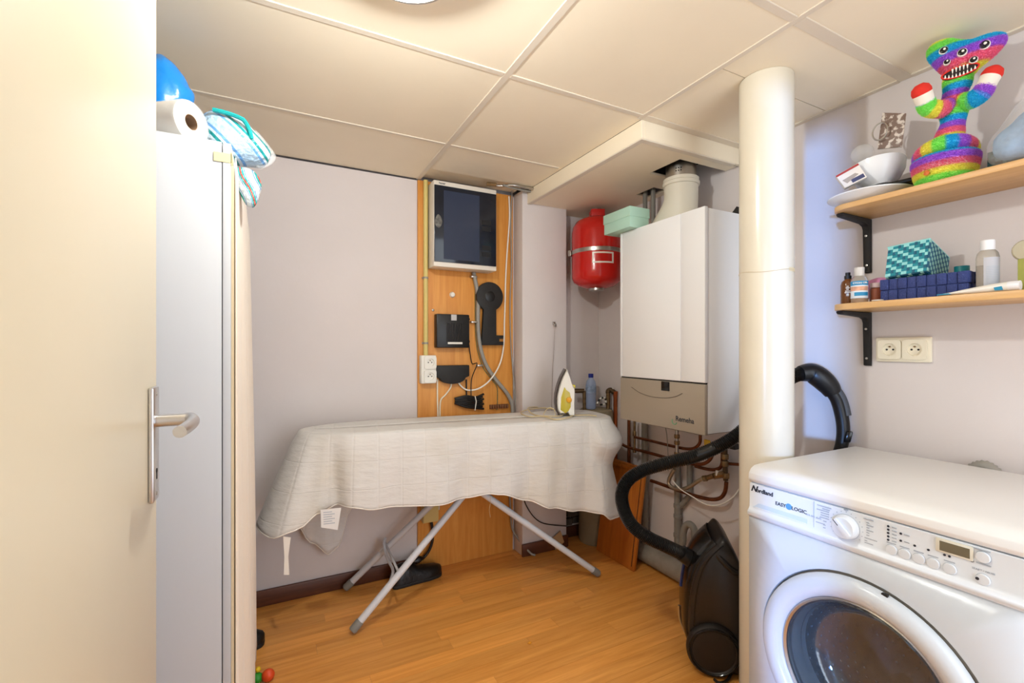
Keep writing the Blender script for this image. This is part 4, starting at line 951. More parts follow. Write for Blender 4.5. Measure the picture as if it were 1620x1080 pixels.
for (y_, z_) in ((0.541, 0.737), (0.516, 0.737), (0.4905, 0.737), (0.4655, 0.737), (0.4385, 0.737), (0.3875, 0.737), (0.3875, 0.7855 - 0.004)):
    MB().lathe([(0.0112, 0), (0.0112, 0.003), (0.0102, 0.0045), (0.0, 0.0052)], (FXs + 0.0012, y_, z_), (-1, 0, 0), 24).build('button', pcol, WM)
    MB().tube([(FXs + 0.0008, y_ + 0.0116 * math.cos(2 * PI * i / 24), z_ + 0.0116 * math.sin(2 * PI * i / 24)) for i in range(24)], 0.0005, 5, closed=True).build('button_gap', print_gr, WM)
    if z_ < 0.75 and y_ > 0.4: dash(y_ + 0.010, 0.7505, 0.018)
MB().lathe([(0.003, 0), (0.003, 0.0055), (0, 0.0055)], (FXs + 0.0012, 0.395, 0.737), (-1, 0, 0), 12).build('start_mark', print_dk, WM)
wtext('start_lettering', 'START / PAUSE', 0.0052, 0.4045, 0.7525, print_gr)
dash(0.405, 0.7945, 0.028, 0.0016)
MB().box(FXs - 0.0012, FXs + 0.002, 0.402, 0.462, 0.7665, 0.7955).build('display_frame', mat('frame_cream', (226, 222, 206), 0.35), WM, bevel=0.001)
MB().box(FXs - 0.0016, FXs + 0.002, 0.407, 0.455, 0.7705, 0.7905).build('display', mat('lcd_olive', (112, 104, 84), 0.2), WM)
# porthole
MB().lathe([(0.225, 0.0), (0.252, 0.0), (0.252, -0.004), (0.225, -0.004), (0.225, 0.0)], (wx + 0.012, dcy, dcz), (-1, 0, 0), 64).build('door_recess', mat('recess_shade', (176, 166, 152), 0.5), WM)  # shade of the gap round the door is put into this ring's colour
MB().lathe([(0.236, 0.0), (0.243, 0.008), (0.241, 0.020), (0.232, 0.030), (0.216, 0.034), (0.200, 0.030), (0.189, 0.020), (0.183, 0.004), (0.183, -0.004), (0.236, -0.004), (0.236, 0.0)], (wx + 0.004, dcy, dcz), (-1, 0, 0), 72).build('door_ring', white_enamel, WM, smooth=50)
MB().lathe([(0.183, 0.010), (0.186, 0.015), (0.183, 0.017), (0.178, 0.012), (0.178, 0.004), (0.183, 0.004), (0.183, 0.010)], (wx + 0.004, dcy, dcz), (-1, 0, 0), 64).build('chrome_ring', steel, WM)
glass_m = mat('door_glass', (205, 222, 240), 0.02, trans=0.94, ior=1.5, coat=0.5)
gl = [(0.180, 0.008), (0.170, -0.02), (0.160, -0.06), (0.144, -0.085), (0.10, -0.094), (0.0, -0.098)]
gl2 = [(r * 0.965, z + 0.004) for r, z in gl]
MB().lathe(gl + [(0.0, -0.094)] + gl2[::-1][1:] + [(0.180, 0.008)], (wx + 0.004, dcy, dcz), (-1, 0, 0), 56).build('door_glass', glass_m, WM, smooth=60)
MB().lathe([(0.181, 0.03), (0.176, 0.0), (0.172, -0.02)], (wx + 0.045, dcy, dcz), (-1, 0, 0), 48, caps=False).build('seal_lip', grey_pl, WM, fix=False)
# drum (cabinet needs an opening: drum tub sits proud inside the porthole)
drm = mat('drum_steel', (64, 70, 82), 0.25, metal=0.9)
tub = MB().lathe([(0.172, 0.0), (0.19, -0.02), (0.214, -0.05), (0.214, -0.30), (0.19, -0.34), (0.0, -0.35)], (wx + 0.045, dcy, dcz), (-1, 0, 0), 56, caps=False)
tub.build('drum', drm, WM, fix=False, smooth=60)
holes = MB()
for i in range(34):
    for j in range(12):
        a = 2 * PI * i / 34 + (j % 2) * PI / 34
        xx = wx + 0.10 + 0.020 * j
        r_ = 0.2132
        c0 = Vector((xx, dcy + r_ * math.cos(a), dcz + r_ * math.sin(a)))
        t1 = Vector((1, 0, 0)) * 0.004; t2 = Vector((0, -math.sin(a), math.cos(a))) * 0.004
        holes.add([c0 + t1, c0 + t2, c0 - t1, c0 - t2], [(0, 1, 2, 3)])
for rr_ in (0.05, 0.085, 0.12, 0.155):
    nn_ = int(rr_ * 170)
    for i in range(nn_):
        a = 2 * PI * i / nn_
        c0 = Vector((wx + 0.384 - 0.012 * 0, dcy + rr_ * math.cos(a), dcz + rr_ * math.sin(a)))
        holes.add([c0 + Vector((0, 0.004, 0)), c0 + Vector((0, 0, 0.004)), c0 - Vector((0, 0.004, 0)), c0 - Vector((0, 0, 0.004))], [(0, 1, 2, 3)])
ho = holes.build('drum_holes', mat('hole_pale', (196, 200, 206), 0.3), WM, fix=False, stuff=True)
for k in range(3):
    a = 0.9 + 2 * PI * k / 3
    d1 = Vector((0, math.cos(a), math.sin(a)))
    MB().tube([Vector((wx + 0.09, dcy, dcz)) + d1 * 0.195, Vector((wx + 0.2, dcy, dcz)) + d1 * 0.18, Vector((wx + 0.38, dcy, dcz)) + d1 * 0.185], [0.02, 0.032, 0.024], 12).build('drum_paddle', drm, WM, smooth=60)
MB().box(wx - 0.034, wx - 0.006, dcy - 0.244, dcy - 0.180, dcz - 0.085, dcz + 0.085).build('door_handle', white_enamel, WM, bevel=0.012, seg=3)
MB().obox((wx - 0.012, dcy - 0.055, dcz + 0.236), (0.004, 0, 0), (0, 0.006, 0), (0, 0, 0.003)).build('hinge_pin', black_mt, WM)
for (yy_, xx_) in ((wy0 + 0.05, wx + 0.06), (wy1 - 0.05, wx + 0.06), (wy0 + 0.05, wx1 - 0.06), (wy1 - 0.05, wx1 - 0.06)):
    MB().cyl((xx_, yy_, 0.0), (xx_, yy_, 0.022), 0.02, 14).build('foot', black_mt, WM)
# corrugated drain hose behind the machine
dp = cr([(1.868, 0.64, 0.73), (1.868, 0.615, 0.81), (1.868, 0.572, 0.850), (1.868, 0.53, 0.81), (1.868, 0.50, 0.72)], 14)
o = MB().tube(dp, [0.016 + (0.002 if k % 2 else -0.001) for k in range(len(dp))], 12).build('drain_hose', grey_pl, smooth=80)
tag(o, 'grey corrugated hose arching behind the washing machine', 'hose')
# wall socket above the machine
ws = thing('wall_socket', (RW, 0.78, 1.19), 'cream double wall socket under the lower shelf', 'socket')
MB().box(RW - 0.012, RW + 0.001, 0.704, 0.859, 1.152, 1.236).build('plate', cream_pl, ws, bevel=0.004)
for yc in (0.8165, 0.7465):
    socket_face(ws, (RW - 0.0185, yc, 1.194), (0, -1, 0), (0, 0, 1), (-1, 0, 0), 0.0335, 0.033, 0.0068, 0.022, cream_pl)

# ------------------------------------------------------------ ironing board
A_ = Vector((0.10, 2.225, 0)); B_ = Vector((1.60, 2.045, 0)); ax_ = (B_ - A_).normalized(); nf = Vector((ax_.y, -ax_.x, 0))
LB = (B_ - A_).length; TZ = 0.836
def hw(s):
    if s < 0.40: w = (1 - (1 - s / 0.40) ** 2.3) ** 0.55
    elif s > LB - 0.10: w = max(0.0, 1 - ((s - (LB - 0.10)) / 0.10) ** 2.6) ** (1 / 2.6)
    else: w = 1.0
    return 0.182 * w
def outline(off=0.0, n=160):
    ss_ = [LB * (0.5 - 0.5 * math.cos(PI * i / 120)) for i in range(121)]
    front = [(s, hw(s)) for s in ss_]; back = [(s, -hw(s)) for s in reversed(ss_[1:-1])]
    pts = front + back; P = [(A_ + ax_ * s + nf * w, s, w) for s, w in pts]
    d = [0.0]
    for i in range(len(P)): d.append(d[-1] + (P[(i + 1) % len(P)][0] - P[i][0]).length)
    out = []
    for k in range(n):
        t = d[-1] * k / n
        i = max(j for j in range(len(P)) if d[j] <= t)
        f = (t - d[i]) / max(1e-9, d[i + 1] - d[i]); q, q2 = P[i], P[(i + 1) % len(P)]
        out.append((q[0].lerp(q2[0], f), q[1] + (q2[1] - q[1]) * f, q[2] + (q2[2] - q[2]) * f, t))
    return out, d[-1]
ib = thing('ironing_board', (0.85, 2.13, 0), 'ironing board on white tubular legs under a white quilted cloth', 'ironing board')
ol, per = outline()
mb = MB(); mb.prism([(p.x, p.y, TZ - 0.028) for p, s, w, t in ol], (0, 0, 0.022)); mb.build('top', mat('board_grey', (200, 200, 204), 0.6), ib, bevel=0.004)
leg_m = mat('leg_white_enamel', (214, 216, 222), 0.35); cap_m = mat('foot_grey_rubber', (136, 134, 128), 0.7)
def leg(f, t):
    f, t = Vector(f), Vector(t); d = (t - f).normalized()
    l = MB().tube([f + d * 0.02, t], 0.0155, 16).build('leg', leg_m, ib, smooth=60)
    c = MB().lathe([(0.015, 0), (0.0185, 0.006), (0.0185, 0.040), (0.0165, 0.046), (0, 0.046)], f - d * 0.004, d, 18).build('foot_cap', cap_m, l)
leg((0.292, 2.022, 0.018), (1.185, 2.155, 0.806)); leg((0.312, 2.395, 0.018), (1.172, 2.20, 0.806))
leg((1.508, 1.94, 0.018), (0.50, 2.09, 0.806))
MB().cyl((0.292 + 0.2, 2.05, 0.20), (0.50, 2.375, 0.21), 0.006, 10).build('cross_rod', leg_m, ib)
MB().tube(cr([(0.50, 2.372, 0.235), (0.485, 2.33, 0.225), (0.487, 2.28, 0.18), (0.50, 2.20, 0.14), (0.44, 2.06, 0.14)], 5), 0.007, 10).build('locking_rod', leg_m, ib, smooth=60)

# quilted cloth draped over it
def lerpk(x, ks):
    if x <= ks[0][0]: return ks[0][1]
    for (a, va), (b2, vb2) in zip(ks, ks[1:]):
        if x <= b2:
            f = (x - a) / (b2 - a); f = f * f * (3 - 2 * f); return va + (vb2 - va) * f
    return ks[-1][1]
front_hem = [(0.0, 0.46), (0.03, 0.445), (0.07, 0.475), (0.11, 0.525), (0.16, 0.545), (0.22, 0.542), (0.30, 0.528), (0.42, 0.520), (0.55, 0.512), (0.70, 0.520), (0.79, 0.535), (0.86, 0.525), (1.00, 0.475), (1.12, 0.43), (1.25, 0.40), (1.36, 0.39), (1.43, 0.345), (1.48, 0.335), (LB, 0.40)]
back_hem = [(0.0, 0.46), (0.03, 0.40), (0.07, 0.28), (0.12, 0.215), (0.16, 0.24), (0.21, 0.40), (0.27, 0.62), (0.5, 0.66), (1.2, 0.64), (1.42, 0.52), (LB, 0.40)]
front_fl = [(0.0, 0.150), (0.05, 0.135), (0.10, 0.08), (0.17, 0.035), (0.35, 0.022), (1.0, 0.02), (1.3, 0.035), (1.44, 0.05), (LB, 0.065)]
back_fl = [(0.0, 0.150), (0.06, 0.06), (0.12, 0.01), (0.3, 0.008), (1.3, 0.01), (LB, 0.065)]
cl = MB(); uvs = []; NO = 240
ol, per = outline(n=NO)
NT, NS = 6, 26
top_z = TZ + 0.003
for k, (p, s, w, t) in enumerate(ol):
    sc = min(max(s, 0.06), LB - 0.05); cc = A_ + ax_ * sc
    fr = w >= 0
    q = ol[(k + 1) % NO][0] - ol[k - 1][0]; od = Vector((-q.y, q.x, 0)).normalized()
    if od.dot(p - (A_ + ax_ * min(max(s, 0.18), LB - 0.12))) < 0: od = -od
    zh = lerpk(s, front_hem if fr else back_hem); fl0 = lerpk(s, front_fl if fr else back_fl)
    for j in range(NT):
        r = (j / NT) ** 0.8
        x = cc.lerp(p, r); z = top_z + 0.0018 * noise.noise(Vector((x.x * 7, x.y * 7, 3)))
        cl.v.append((x.x, x.y, z)); uvs.append((t, -(1 - r) * 0.18))
    for j in range(NS + 1):
        v = j / NS
        drop = (top_z - zh) * v
        amp = v ** 0.9
        fold = 0.011 * math.sin(s * 23 + 1.2) + 0.007 * math.sin(s * 41 + 2.0 * v) + 0.010 * noise.noise(Vector((s * 5, v * 1.5, 2.0)))
        if s > 1.1 and fr: fold *= 1.5
        if not fr: fold *= 0.4
        else: fold += 0.022 * math.exp(-((s - 0.045) / 0.022) ** 2) - 0.045 * math.exp(-((s - 0.135) / 0.04) ** 2) + 0.018 * math.exp(-((s - 0.22) / 0.04) ** 2)
        bul = 0.0
        if s > LB - 0.16: bul = 0.05 * math.exp(-((v - 0.24) / 0.14) ** 2) - 0.012 * math.exp(-((v - 0.52) / 0.18) ** 2)
        o_ = 0.006 * min(1, v * 8) + fl0 * amp + (fold * amp if s > 0.12 else fold * amp * 0.5) + bul
        z = top_z - drop - (0.0)
        if j == 0: z = top_z - 0.0015
        if j == 0: o_ = 0.003
        cl.v.append((p.x + od.x * o_, min(p.y + od.y * o_, 2.42), z)); uvs.append((t, drop))
R_ = NT + NS + 1
for k in range(NO):
    l = (k + 1) % NO
    for j in range(R_ - 1):
        cl.f.append((k * R_ + j, l * R_ + j, l * R_ + j + 1, k * R_ + j + 1))
me = bpy.data.meshes.new('cloth'); me.from_pydata(cl.v, [], cl.f)
uvl = me.uv_layers.new(name='UVMap')
for lp_ in me.loops: uvl.data[lp_.index].uv = uvs[lp_.vertex_index]
me.polygons.foreach_set('use_smooth', [True] * len(me.polygons))
cm_ = bpy.data.materials.new('quilted_cotton'); cm_.use_nodes = True
nt = cm_.node_tree; b = nt.nodes['Principled BSDF']
b.inputs['Roughness'].default_value = 0.9; b.inputs['Sheen Weight'].default_value = 0.15; b.inputs['Specular IOR Level'].default_value = 0.2
uvn = nt.nodes.new('ShaderNodeUVMap'); geo = nt.nodes.new('ShaderNodeNewGeometry')
sx = nt.nodes.new('ShaderNodeSeparateXYZ'); nt.links.new(uvn.outputs['UV'], sx.inputs['Vector'])
def seam(sock, period, width):
    m1 = nt.nodes.new('ShaderNodeMath'); m1.operation = 'PINGPONG'; m1.inputs[1].default_value = period / 2
    nt.links.new(sock, m1.inputs[0])
    m2 = nt.nodes.new('ShaderNodeMapRange'); m2.inputs['From Min'].default_value = 0; m2.inputs['From Max'].default_value = width
    nt.links.new(m1.outputs[0], m2.inputs['Value']); return m2.outputs['Result']
sA = seam(sx.outputs['X'], 0.098, 0.006); sB = seam(sx.outputs['Y'], 0.115, 0.003)
mm = nt.nodes.new('ShaderNodeMath'); mm.operation = 'MINIMUM'; nt.links.new(sA, mm.inputs[0]); nt.links.new(sB, mm.inputs[1])
wn = nt.nodes.new('ShaderNodeTexNoise'); wn.inputs['Scale'].default_value = 1.0; wn.inputs['Detail'].default_value = 6
mp = nt.nodes.new('ShaderNodeMapping'); mp.inputs['Scale'].default_value = (14, 14, 46); nt.links.new(geo.outputs['Position'], mp.inputs['Vector']); nt.links.new(mp.outputs['Vector'], wn.inputs['Vector'])
ad = nt.nodes.new('ShaderNodeMath'); ad.operation = 'MULTIPLY_ADD'; ad.inputs[1].default_value = 1.9
sm3 = nt.nodes.new('ShaderNodeMath'); sm3.operation = 'MULTIPLY'; sm3.inputs[1].default_value = 0.5; nt.links.new(mm.outputs[0], sm3.inputs[0])
nt.links.new(wn.outputs['Fac'], ad.inputs[0]); nt.links.new(sm3.outputs[0], ad.inputs[2])
bp = nt.nodes.new('ShaderNodeBump'); bp.inputs['Strength'].default_value = 0.55; bp.inputs['Distance'].default_value = 0.004
nt.links.new(ad.outputs[0], bp.inputs['Height']); nt.links.new(bp.outputs['Normal'], b.inputs['Normal'])
st = nt.nodes.new('ShaderNodeTexNoise'); st.inputs['Scale'].default_value = 3.5; nt.links.new(geo.outputs['Position'], st.inputs['Vector'])
rp = nt.nodes.new('ShaderNodeValToRGB'); rp.color_ramp.elements[0].position = 0.28; rp.color_ramp.elements[0].color = srgb((214, 208, 198)) + (1,)
rp.color_ramp.elements[1].position = 0.5; rp.color_ramp.elements[1].color = srgb((222, 219, 215)) + (1,)
nt.links.new(st.outputs['Fac'], rp.inputs['Fac']); nt.links.new(rp.outputs['Color'], b.inputs['Base Color'])
me.materials.append(cm_)
qc = thing('quilted_cloth', (0.85, 2.13, TZ), 'white quilted cotton cloth draped over the ironing board', 'cloth')
co = bpy.data.objects.new('cloth', me); col.objects.link(co); adopt(co, qc)
md = co.modifiers.new('thick', 'SOLIDIFY'); md.thickness = 0.004; md.offset = 0.0
hem = [cl.v[k * R_ + R_ - 1] for k in range(NO)]
MB().tube(hem, 0.0032, 6, closed=True).build('hem_piping', mat('hem_white', (240, 234, 224), 0.85), qc, smooth=60)
tagm = mat('care_tag', (230, 228, 226), 0.7)
tg = [(0.164, 1.985, 0.554), (0.242, 1.985, 0.55), (0.228, 1.985, 0.462), (0.166, 1.985, 0.483)]
MB().prism(tg, (0, 0.0012, 0)).build('care_tag', tagm, qc)
t0, t1, t3 = Vector(tg[0]), Vector(tg[1]), Vector(tg[3])
for k in range(6):
    a = t0.lerp(t3, 0.15 + 0.13 * k) + (t1 - t0) * 0.12; e = (t1 - t0) * (0.55 if k % 2 else 0.42)
    MB().prism([a + Vector((0, -0.0006, 0)), a + e + Vector((0, -0.0006, 0)), a + e + Vector((0, -0.0006, -0.003)), a + Vector((0, -0.0006, -0.003))], (0, 0.0004, 0)).build('tag_print', print_gr, qc)
sp2 = [(0.031, 2.03, 0.457), (0.058, 2.03, 0.447), (0.049, 2.03, 0.374), (0.053, 2.03, 0.3), (0.033, 2.03, 0.304), (0.035, 2.03, 0.376)]
MB().prism(sp2, (0, 0.002, 0)).build('tie_strap', mat('hem_white', (240, 234, 224), 0.85), qc)
wire('loose_thread', [(0.894, 1.96, 0.516), (0.897, 1.96, 0.477), (0.891, 1.96, 0.445), (0.897, 1.96, 0.409)], 0.001, mat('thread', (206, 180, 140), 0.8), 'loose thread hanging from the cloth hem above the legs', 'thread', 5, 5)

# iron standing on its heel
ir = thing('iron', (1.38, 2.05, TZ + 0.006), 'white and yellow steam iron standing upright on the cloth', 'iron')
vx = Vector((0.889, -0.458, 0)); vy = Vector((0.458, 0.889, 0)); IC = Vector((1.375, 2.04, 0))
def ipts(pp): return [IC + vx * (u) + Vector((0, 0, z)) for u, z in pp]
base_z = TZ + 0.0065
iprof = [(-0.040, 0.012), (-0.052, 0.03), (-0.056, 0.07), (-0.054, 0.11), (-0.044, 0.155), (-0.028, 0.20), (-0.006, 0.242), (-0.001, 0.247), (0.004, 0.240), (0.016, 0.21), (0.026, 0.175), (0.032, 0.16), (0.040, 0.15), (0.042, 0.13), (0.040, 0.06), (0.041, 0.0), (0.015, 0.0), (0.004, 0.02), (-0.015, 0.014)]
ib_ = MB(); secs = [(-0.052, 0.72), (-0.045, 0.88), (-0.02, 1.0), (0.02, 1.0), (0.045, 0.88), (0.052, 0.72)]
ctr = Vector((0.0, 0.1))
sm_ = iprof; n = len(sm_)
for (d_, s_) in secs:
    ib_.v += [tuple(IC + vx * (ctr.x + (u - ctr.x) * (1 - (1 - s_) * 0.5) + 0.0) + vy * d_ + Vector((0, 0, base_z + max(0.0, ctr.y + (z - ctr.y) * (1 - (1 - s_) * 0.35))))) for u, z in sm_]
for i in range(len(secs) - 1):
    for k in range(n):
        l = (k + 1) % n; ib_.f.append((i * n + k, i * n + l, (i + 1) * n + l, (i + 1) * n + k))
ib_.f.append(tuple(range(n))); ib_.f.append(tuple((len(secs) - 1) * n + k for k in range(n)))
ib_.build('body', mat('iron_white', (236, 232, 222), 0.3), ir, smooth=50)
sole = [(-0.040, 0.010), (-0.053, 0.028), (-0.0575, 0.07), (-0.0555, 0.112), (-0.0455, 0.157), (-0.0295, 0.202), (-0.007, 0.2455), (-0.010, 0.2475), (-0.034, 0.204), (-0.050, 0.158), (-0.060, 0.112), (-0.062, 0.07), (-0.0575, 0.026), (-0.043, 0.006)]
MB().prism([tuple(IC + vx * u - vy * 0.045 + Vector((0, 0, base_z + z))) for u, z in sole], vy * 0.09).build('sole_plate', mat('sole_dark', (70, 58, 50), 0.3, metal=0.6), ir)
yel = [(-0.036, 0.035), (-0.033, 0.10), (-0.016, 0.155), (-0.004, 0.138), (0.012, 0.126), (0.018, 0.10), (0.017, 0.05), (0.006, 0.03), (-0.01, 0.018)]
MB().prism([tuple(IC + vx * u - vy * 0.0535 + Vector((0, 0, base_z + z))) for u, z in yel], vy * 0.105).build('water_window', mat('iron_yellow', (196, 178, 60), 0.3), ir, bevel=0.002)
MB().lathe([(0.014, 0), (0.014, 0.008), (0.011, 0.010), (0, 0.010)], tuple(IC + vx * 0.008 - vy * 0.053 + Vector((0, 0, base_z + 0.088))), -vy, 20).build('dial', mat('iron_orange', (228, 160, 30), 0.35), ir)
MB().obox(tuple(IC + vx * 0.034 + Vector((0, 0, base_z + 0.153))), vx * 0.012, vy * 0.02, (0, 0, 0.009)).build('steam_button', mat('iron_yellow_button', (222, 204, 60), 0.35), ir, bevel=0.003)
z_ = TZ + 0.011
cp = [(1.417, 2.018, 0.845), (1.307, 1.927, 0.845), (1.234, 1.919, 0.845), (1.216, 2.021, 0.845), (1.159, 2.051, 0.845), (1.172, 2.17, 0.845), (1.256, 2.266, 0.845), (1.365, 2.269, 0.845), (1.407, 2.188, 0.845), (1.345, 2.029, 0.845), (1.256, 2.001, 0.845), (1.223, 2.118, 0.845), (1.268, 2.259, 0.845), (1.415, 2.337, 0.845), (1.398, 2.135, 0.845), (1.389, 2.007, 0.845), (1.449, 1.95, 0.845), (1.476, 1.912, 0.845)]
cp = [Vector((p[0], p[1], TZ + 0.0095 + 0.006 * abs(math.sin(i * 1.7)))) for i, p in enumerate(cp)]
cp[12].z += 0.012; cp[7].z += 0.006
MB().tube(cr(cp, 8), 0.0032, 8).build('cord', mat('beige_cord', (214, 194, 152), 0.6), ir, smooth=60)
lo_ = [IC + vx * u + vy * (-0.06) + Vector((0, 0, TZ + z)) for u, z in ((-0.125, 0.010), (-0.12, 0.03), (-0.095, 0.055), (-0.07, 0.045), (-0.062, 0.010))]
MB().tube(cr(lo_, 6), 0.0022, 6).build('cord_loop', mat('beige_cord', (214, 194, 152), 0.6), ir, smooth=60)

# ------------------------------------------------------------ shelves
def shelf(z0, z1, nm, lab):
    t = thing('wall_shelf', (RW, 0.6, z0), lab, 'shelf')
    ys, ye, xf = -0.25, 0.905, 1.678; r = 0.055
    poly = [(RW, ys, z0), (xf, ys, z0)] + [(xf + r - r * math.cos(a), ye - r + r * math.sin(a), z0) for a in [PI / 2 * i / 8 for i in range(9)]] + [(RW, ye, z0)]
    MB().prism(poly, (0, 0, z1 - z0)).build('board', beech, t, bevel=0.002)
    for yb in (0.875, 0.05):
        bm_ = MB()
        br = thing('b', (0, 0, 0), 'x', 'x'); bpy.data.objects.remove(br)
        pr = [(RW, z0 - 0.001), (1.715, z0 - 0.001), (1.712, z0 - 0.006), (1.72, z0 - 0.012), (RW - 0.045, z0 - 0.019), (RW - 0.026, z0 - 0.026), (RW - 0.019, z0 - 0.038), (RW - 0.013, z0 - 0.19), (RW, z0 - 0.192)]
        k = MB().prism([(x, yb, z) for x, z in pr], (0, 0.022, 0)).build('bracket', black_mt, t, bevel=0.002)
        for dz in (0.06, 0.165):
            MB().lathe([(0.004, 0), (0.004, 0.002), (0, 0.003)], (RW - 0.0185 + 0.0056 * (dz - 0.05) / 0.14, yb + 0.011, z0 - dz), (-1, 0, 0.05), 10).build('screw', steel, k)
    return t
S1, S2 = 1.678, 1.347
shelf(1.660, S1, 'upper', 'upper beech wall shelf with the rainbow plush toy')
shelf(1.327, S2, 'lower', 'lower beech wall shelf with bottles and woven baskets')

# upper shelf
china = mat('white_china', (232, 234, 236), 0.2)
o = MB().lathe([(0.0, 0.004), (0.058, 0.003), (0.060, 0.0), (0.066, 0.001), (0.088, 0.011), (0.118, 0.026), (0.119, 0.029), (0.112, 0.028), (0.084, 0.0155), (0.062, 0.007), (0.0, 0.007)], (1.772, 0.823, S1 + 0.001), (0, 0, 1), 48).build('dinner_plate', china)
tag(o, 'white dinner plate at the left end of the upper shelf', 'plate')
o = MB().lathe([(0.0, 0.004), (0.03, 0.003), (0.031, 0.0), (0.036, 0.001), (0.038, 0.006), (0.058, 0.024), (0.072, 0.05), (0.0775, 0.078), (0.0755, 0.078), (0.069, 0.05), (0.055, 0.027), (0.0, 0.012)], (1.765, 0.792, S1 + 0.046), (0.10, 0.16, 1), 44).build('bowl', china)
tag(o, 'white china bowl tilted on the plate, holding packets', 'bowl')
o = MB().obox((1.765, 0.79, S1 + 0.037), (0.05, 0.02, 0), (0.02, -0.09, 0.002), (0, 0, 0.006)).build('phone_case', black_gl, bevel=0.004)
tag(o, 'flat black case lying across the plate beneath the bowl', 'case')
fo_m = mat('blister_foil', (196, 182, 168), 0.5)
nt = fo_m.node_tree; b = nt.nodes['Principled BSDF']
vo = nt.nodes.new('ShaderNodeTexWave'); vo.inputs['Scale'].default_value = 70; vo.inputs['Distortion'].default_value = 4; vo.inputs['Detail'].default_value = 3
gg = nt.nodes.new('ShaderNodeNewGeometry'); nt.links.new(gg.outputs['Position'], vo.inputs['Vector'])
rp = nt.nodes.new('ShaderNodeValToRGB'); rp.color_ramp.elements[0].color = srgb((130, 108, 96)) + (1,); rp.color_ramp.elements[1].color = srgb((222, 212, 202)) + (1,)
rp.color_ramp.elements[0].position = 0.25; rp.color_ramp.elements[1].position = 0.6
nt.links.new(vo.outputs['Fac'], rp.inputs['Fac']); nt.links.new(rp.outputs['Color'], b.inputs['Base Color'])
bl = [(1.76, 0.782, 1.966), (1.76, 0.718, 1.935), (1.76, 0.729, 1.834), (1.76, 0.796, 1.852)]
bs = thing('blister_pack', tuple(bl[3]), 'silver printed blister pack standing up in the bowl', 'packet')
MB().prism(bl, (0.006, 0.002, 0)).build('card', fo_m, bs, bevel=0.001)
q0, q1, q3 = Vector(bl[0]), Vector(bl[1]), Vector(bl[3])
for i in range(2):
    for j in range(4):
        c0 = q0 + (q1 - q0) * (0.3 + 0.4 * i) + (q3 - q0) * (0.15 + 0.23 * j)
        MB().ball(c0 + Vector((0.007, 0.002, 0)), (0.005, 0.010, 0.008), 10, 6).build('blister', fo_m, bs)
rg = [(1.745, 0.782, 1.901)][0]
o = MB().tube([(rg[0], rg[1] + 0.021 * math.cos(a), rg[2] + 0.027 * math.sin(a)) for a in [2 * PI * i / 32 for i in range(32)]], 0.0022, 8, closed=True).build('metal_ring', steel)
tag(o, 'thin metal ring leaning against the blister pack', 'ring')
gj = [(1.79, 0.854, 1.869)][0]
o = MB().ball((gj[0], gj[1], gj[2] - 0.004), (0.03, 0.034, 0.030), 20, 12).build('glass_ball', mat('clear_glass_item', (236, 238, 240), 0.08, alpha=0.28), smooth=180)
tag(o, 'clear plastic cup lying in the left side of the bowl', 'cup')
mx_ = thing('small_box', [(1.7, 0.837, 1.743)][0], 'small red and white carton tilted on the plate rim', 'box')
bx = [Vector(p) for p in [(1.676, 0.879, 1.778), (1.676, 0.812, 1.797), (1.676, 0.786, 1.743), (1.676, 0.85, 1.728)]]
MB().prism(bx, (0.02, 0.012, 0)).build('carton', mat('carton_white', (234, 228, 224), 0.5), mx_, bevel=0.001)
def quad(par, a, b2, c2, d2, nm, m, off=(-0.0006, 0, 0), th=(0.0004, 0, 0)):
    MB().prism([Vector(p) + Vector(off) for p in (a, b2, c2, d2)], th).build(nm, m, par)
quad(mx_, bx[0].lerp(bx[3], 0.02), bx[1].lerp(bx[2], 0.02), bx[1].lerp(bx[2], 0.14), bx[0].lerp(bx[3], 0.14), 'red_band', mat('band_red', (170, 50, 50), 0.5))
quad(mx_, bx[0].lerp(bx[3], 0.7).lerp(bx[1].lerp(bx[2], 0.7), 0.4), bx[0].lerp(bx[3], 0.7).lerp(bx[1].lerp(bx[2], 0.7), 0.95), bx[0].lerp(bx[3], 0.93).lerp(bx[1].lerp(bx[2], 0.93), 0.95), bx[0].lerp(bx[3], 0.93).lerp(bx[1].lerp(bx[2], 0.93), 0.4), 'blue_panel', mat('band_navy', (60, 66, 110), 0.5))
quad(mx_, bx[0].lerp(bx[3], 0.5).lerp(bx[1].lerp(bx[2], 0.5), 0.1), bx[0].lerp(bx[3], 0.45).lerp(bx[1].lerp(bx[2], 0.45), 0.7), bx[0].lerp(bx[3], 0.6).lerp(bx[1].lerp(bx[2], 0.6), 0.8), bx[0].lerp(bx[3], 0.8).lerp(bx[1].lerp(bx[2], 0.8), 0.2), 'grey_picture', mat('band_grey', (170, 160, 156), 0.5))

# rainbow plush toy
RAIN = [(176, 250, 140), (70, 212, 246), (206, 136, 240), (255, 150, 184), (255, 246, 128)]
def rain_col(h):
    h = h % 5.0; i = int(h); f = h - i
    f = min(1, max(0, (f - 0.72) / 0.28)); f = f * f * (3 - 2 * f)
    a, b2 = srgb(RAIN[i]), srgb(RAIN[(i + 1) % 5])
    return tuple(a[k] + (b2[k] - a[k]) * f for k in range(3))
plush = bpy.data.materials.new('rainbow_plush'); plush.use_nodes = True
nt = plush.node_tree; b = nt.nodes['Principled BSDF']
at = nt.nodes.new('ShaderNodeAttribute'); at.attribute_name = 'fur_colour'; nt.links.new(at.outputs['Color'], b.inputs['Base Color'])
b.inputs['Roughness'].default_value = 0.95; b.inputs['Sheen Weight'].default_value = 0.4; b.inputs['Specular IOR Level'].default_value = 0.1
furm = bpy.data.materials.new('rainbow_fur'); furm.use_nodes = True
nt = furm.node_tree; nt.nodes.remove(nt.nodes['Principled BSDF'])
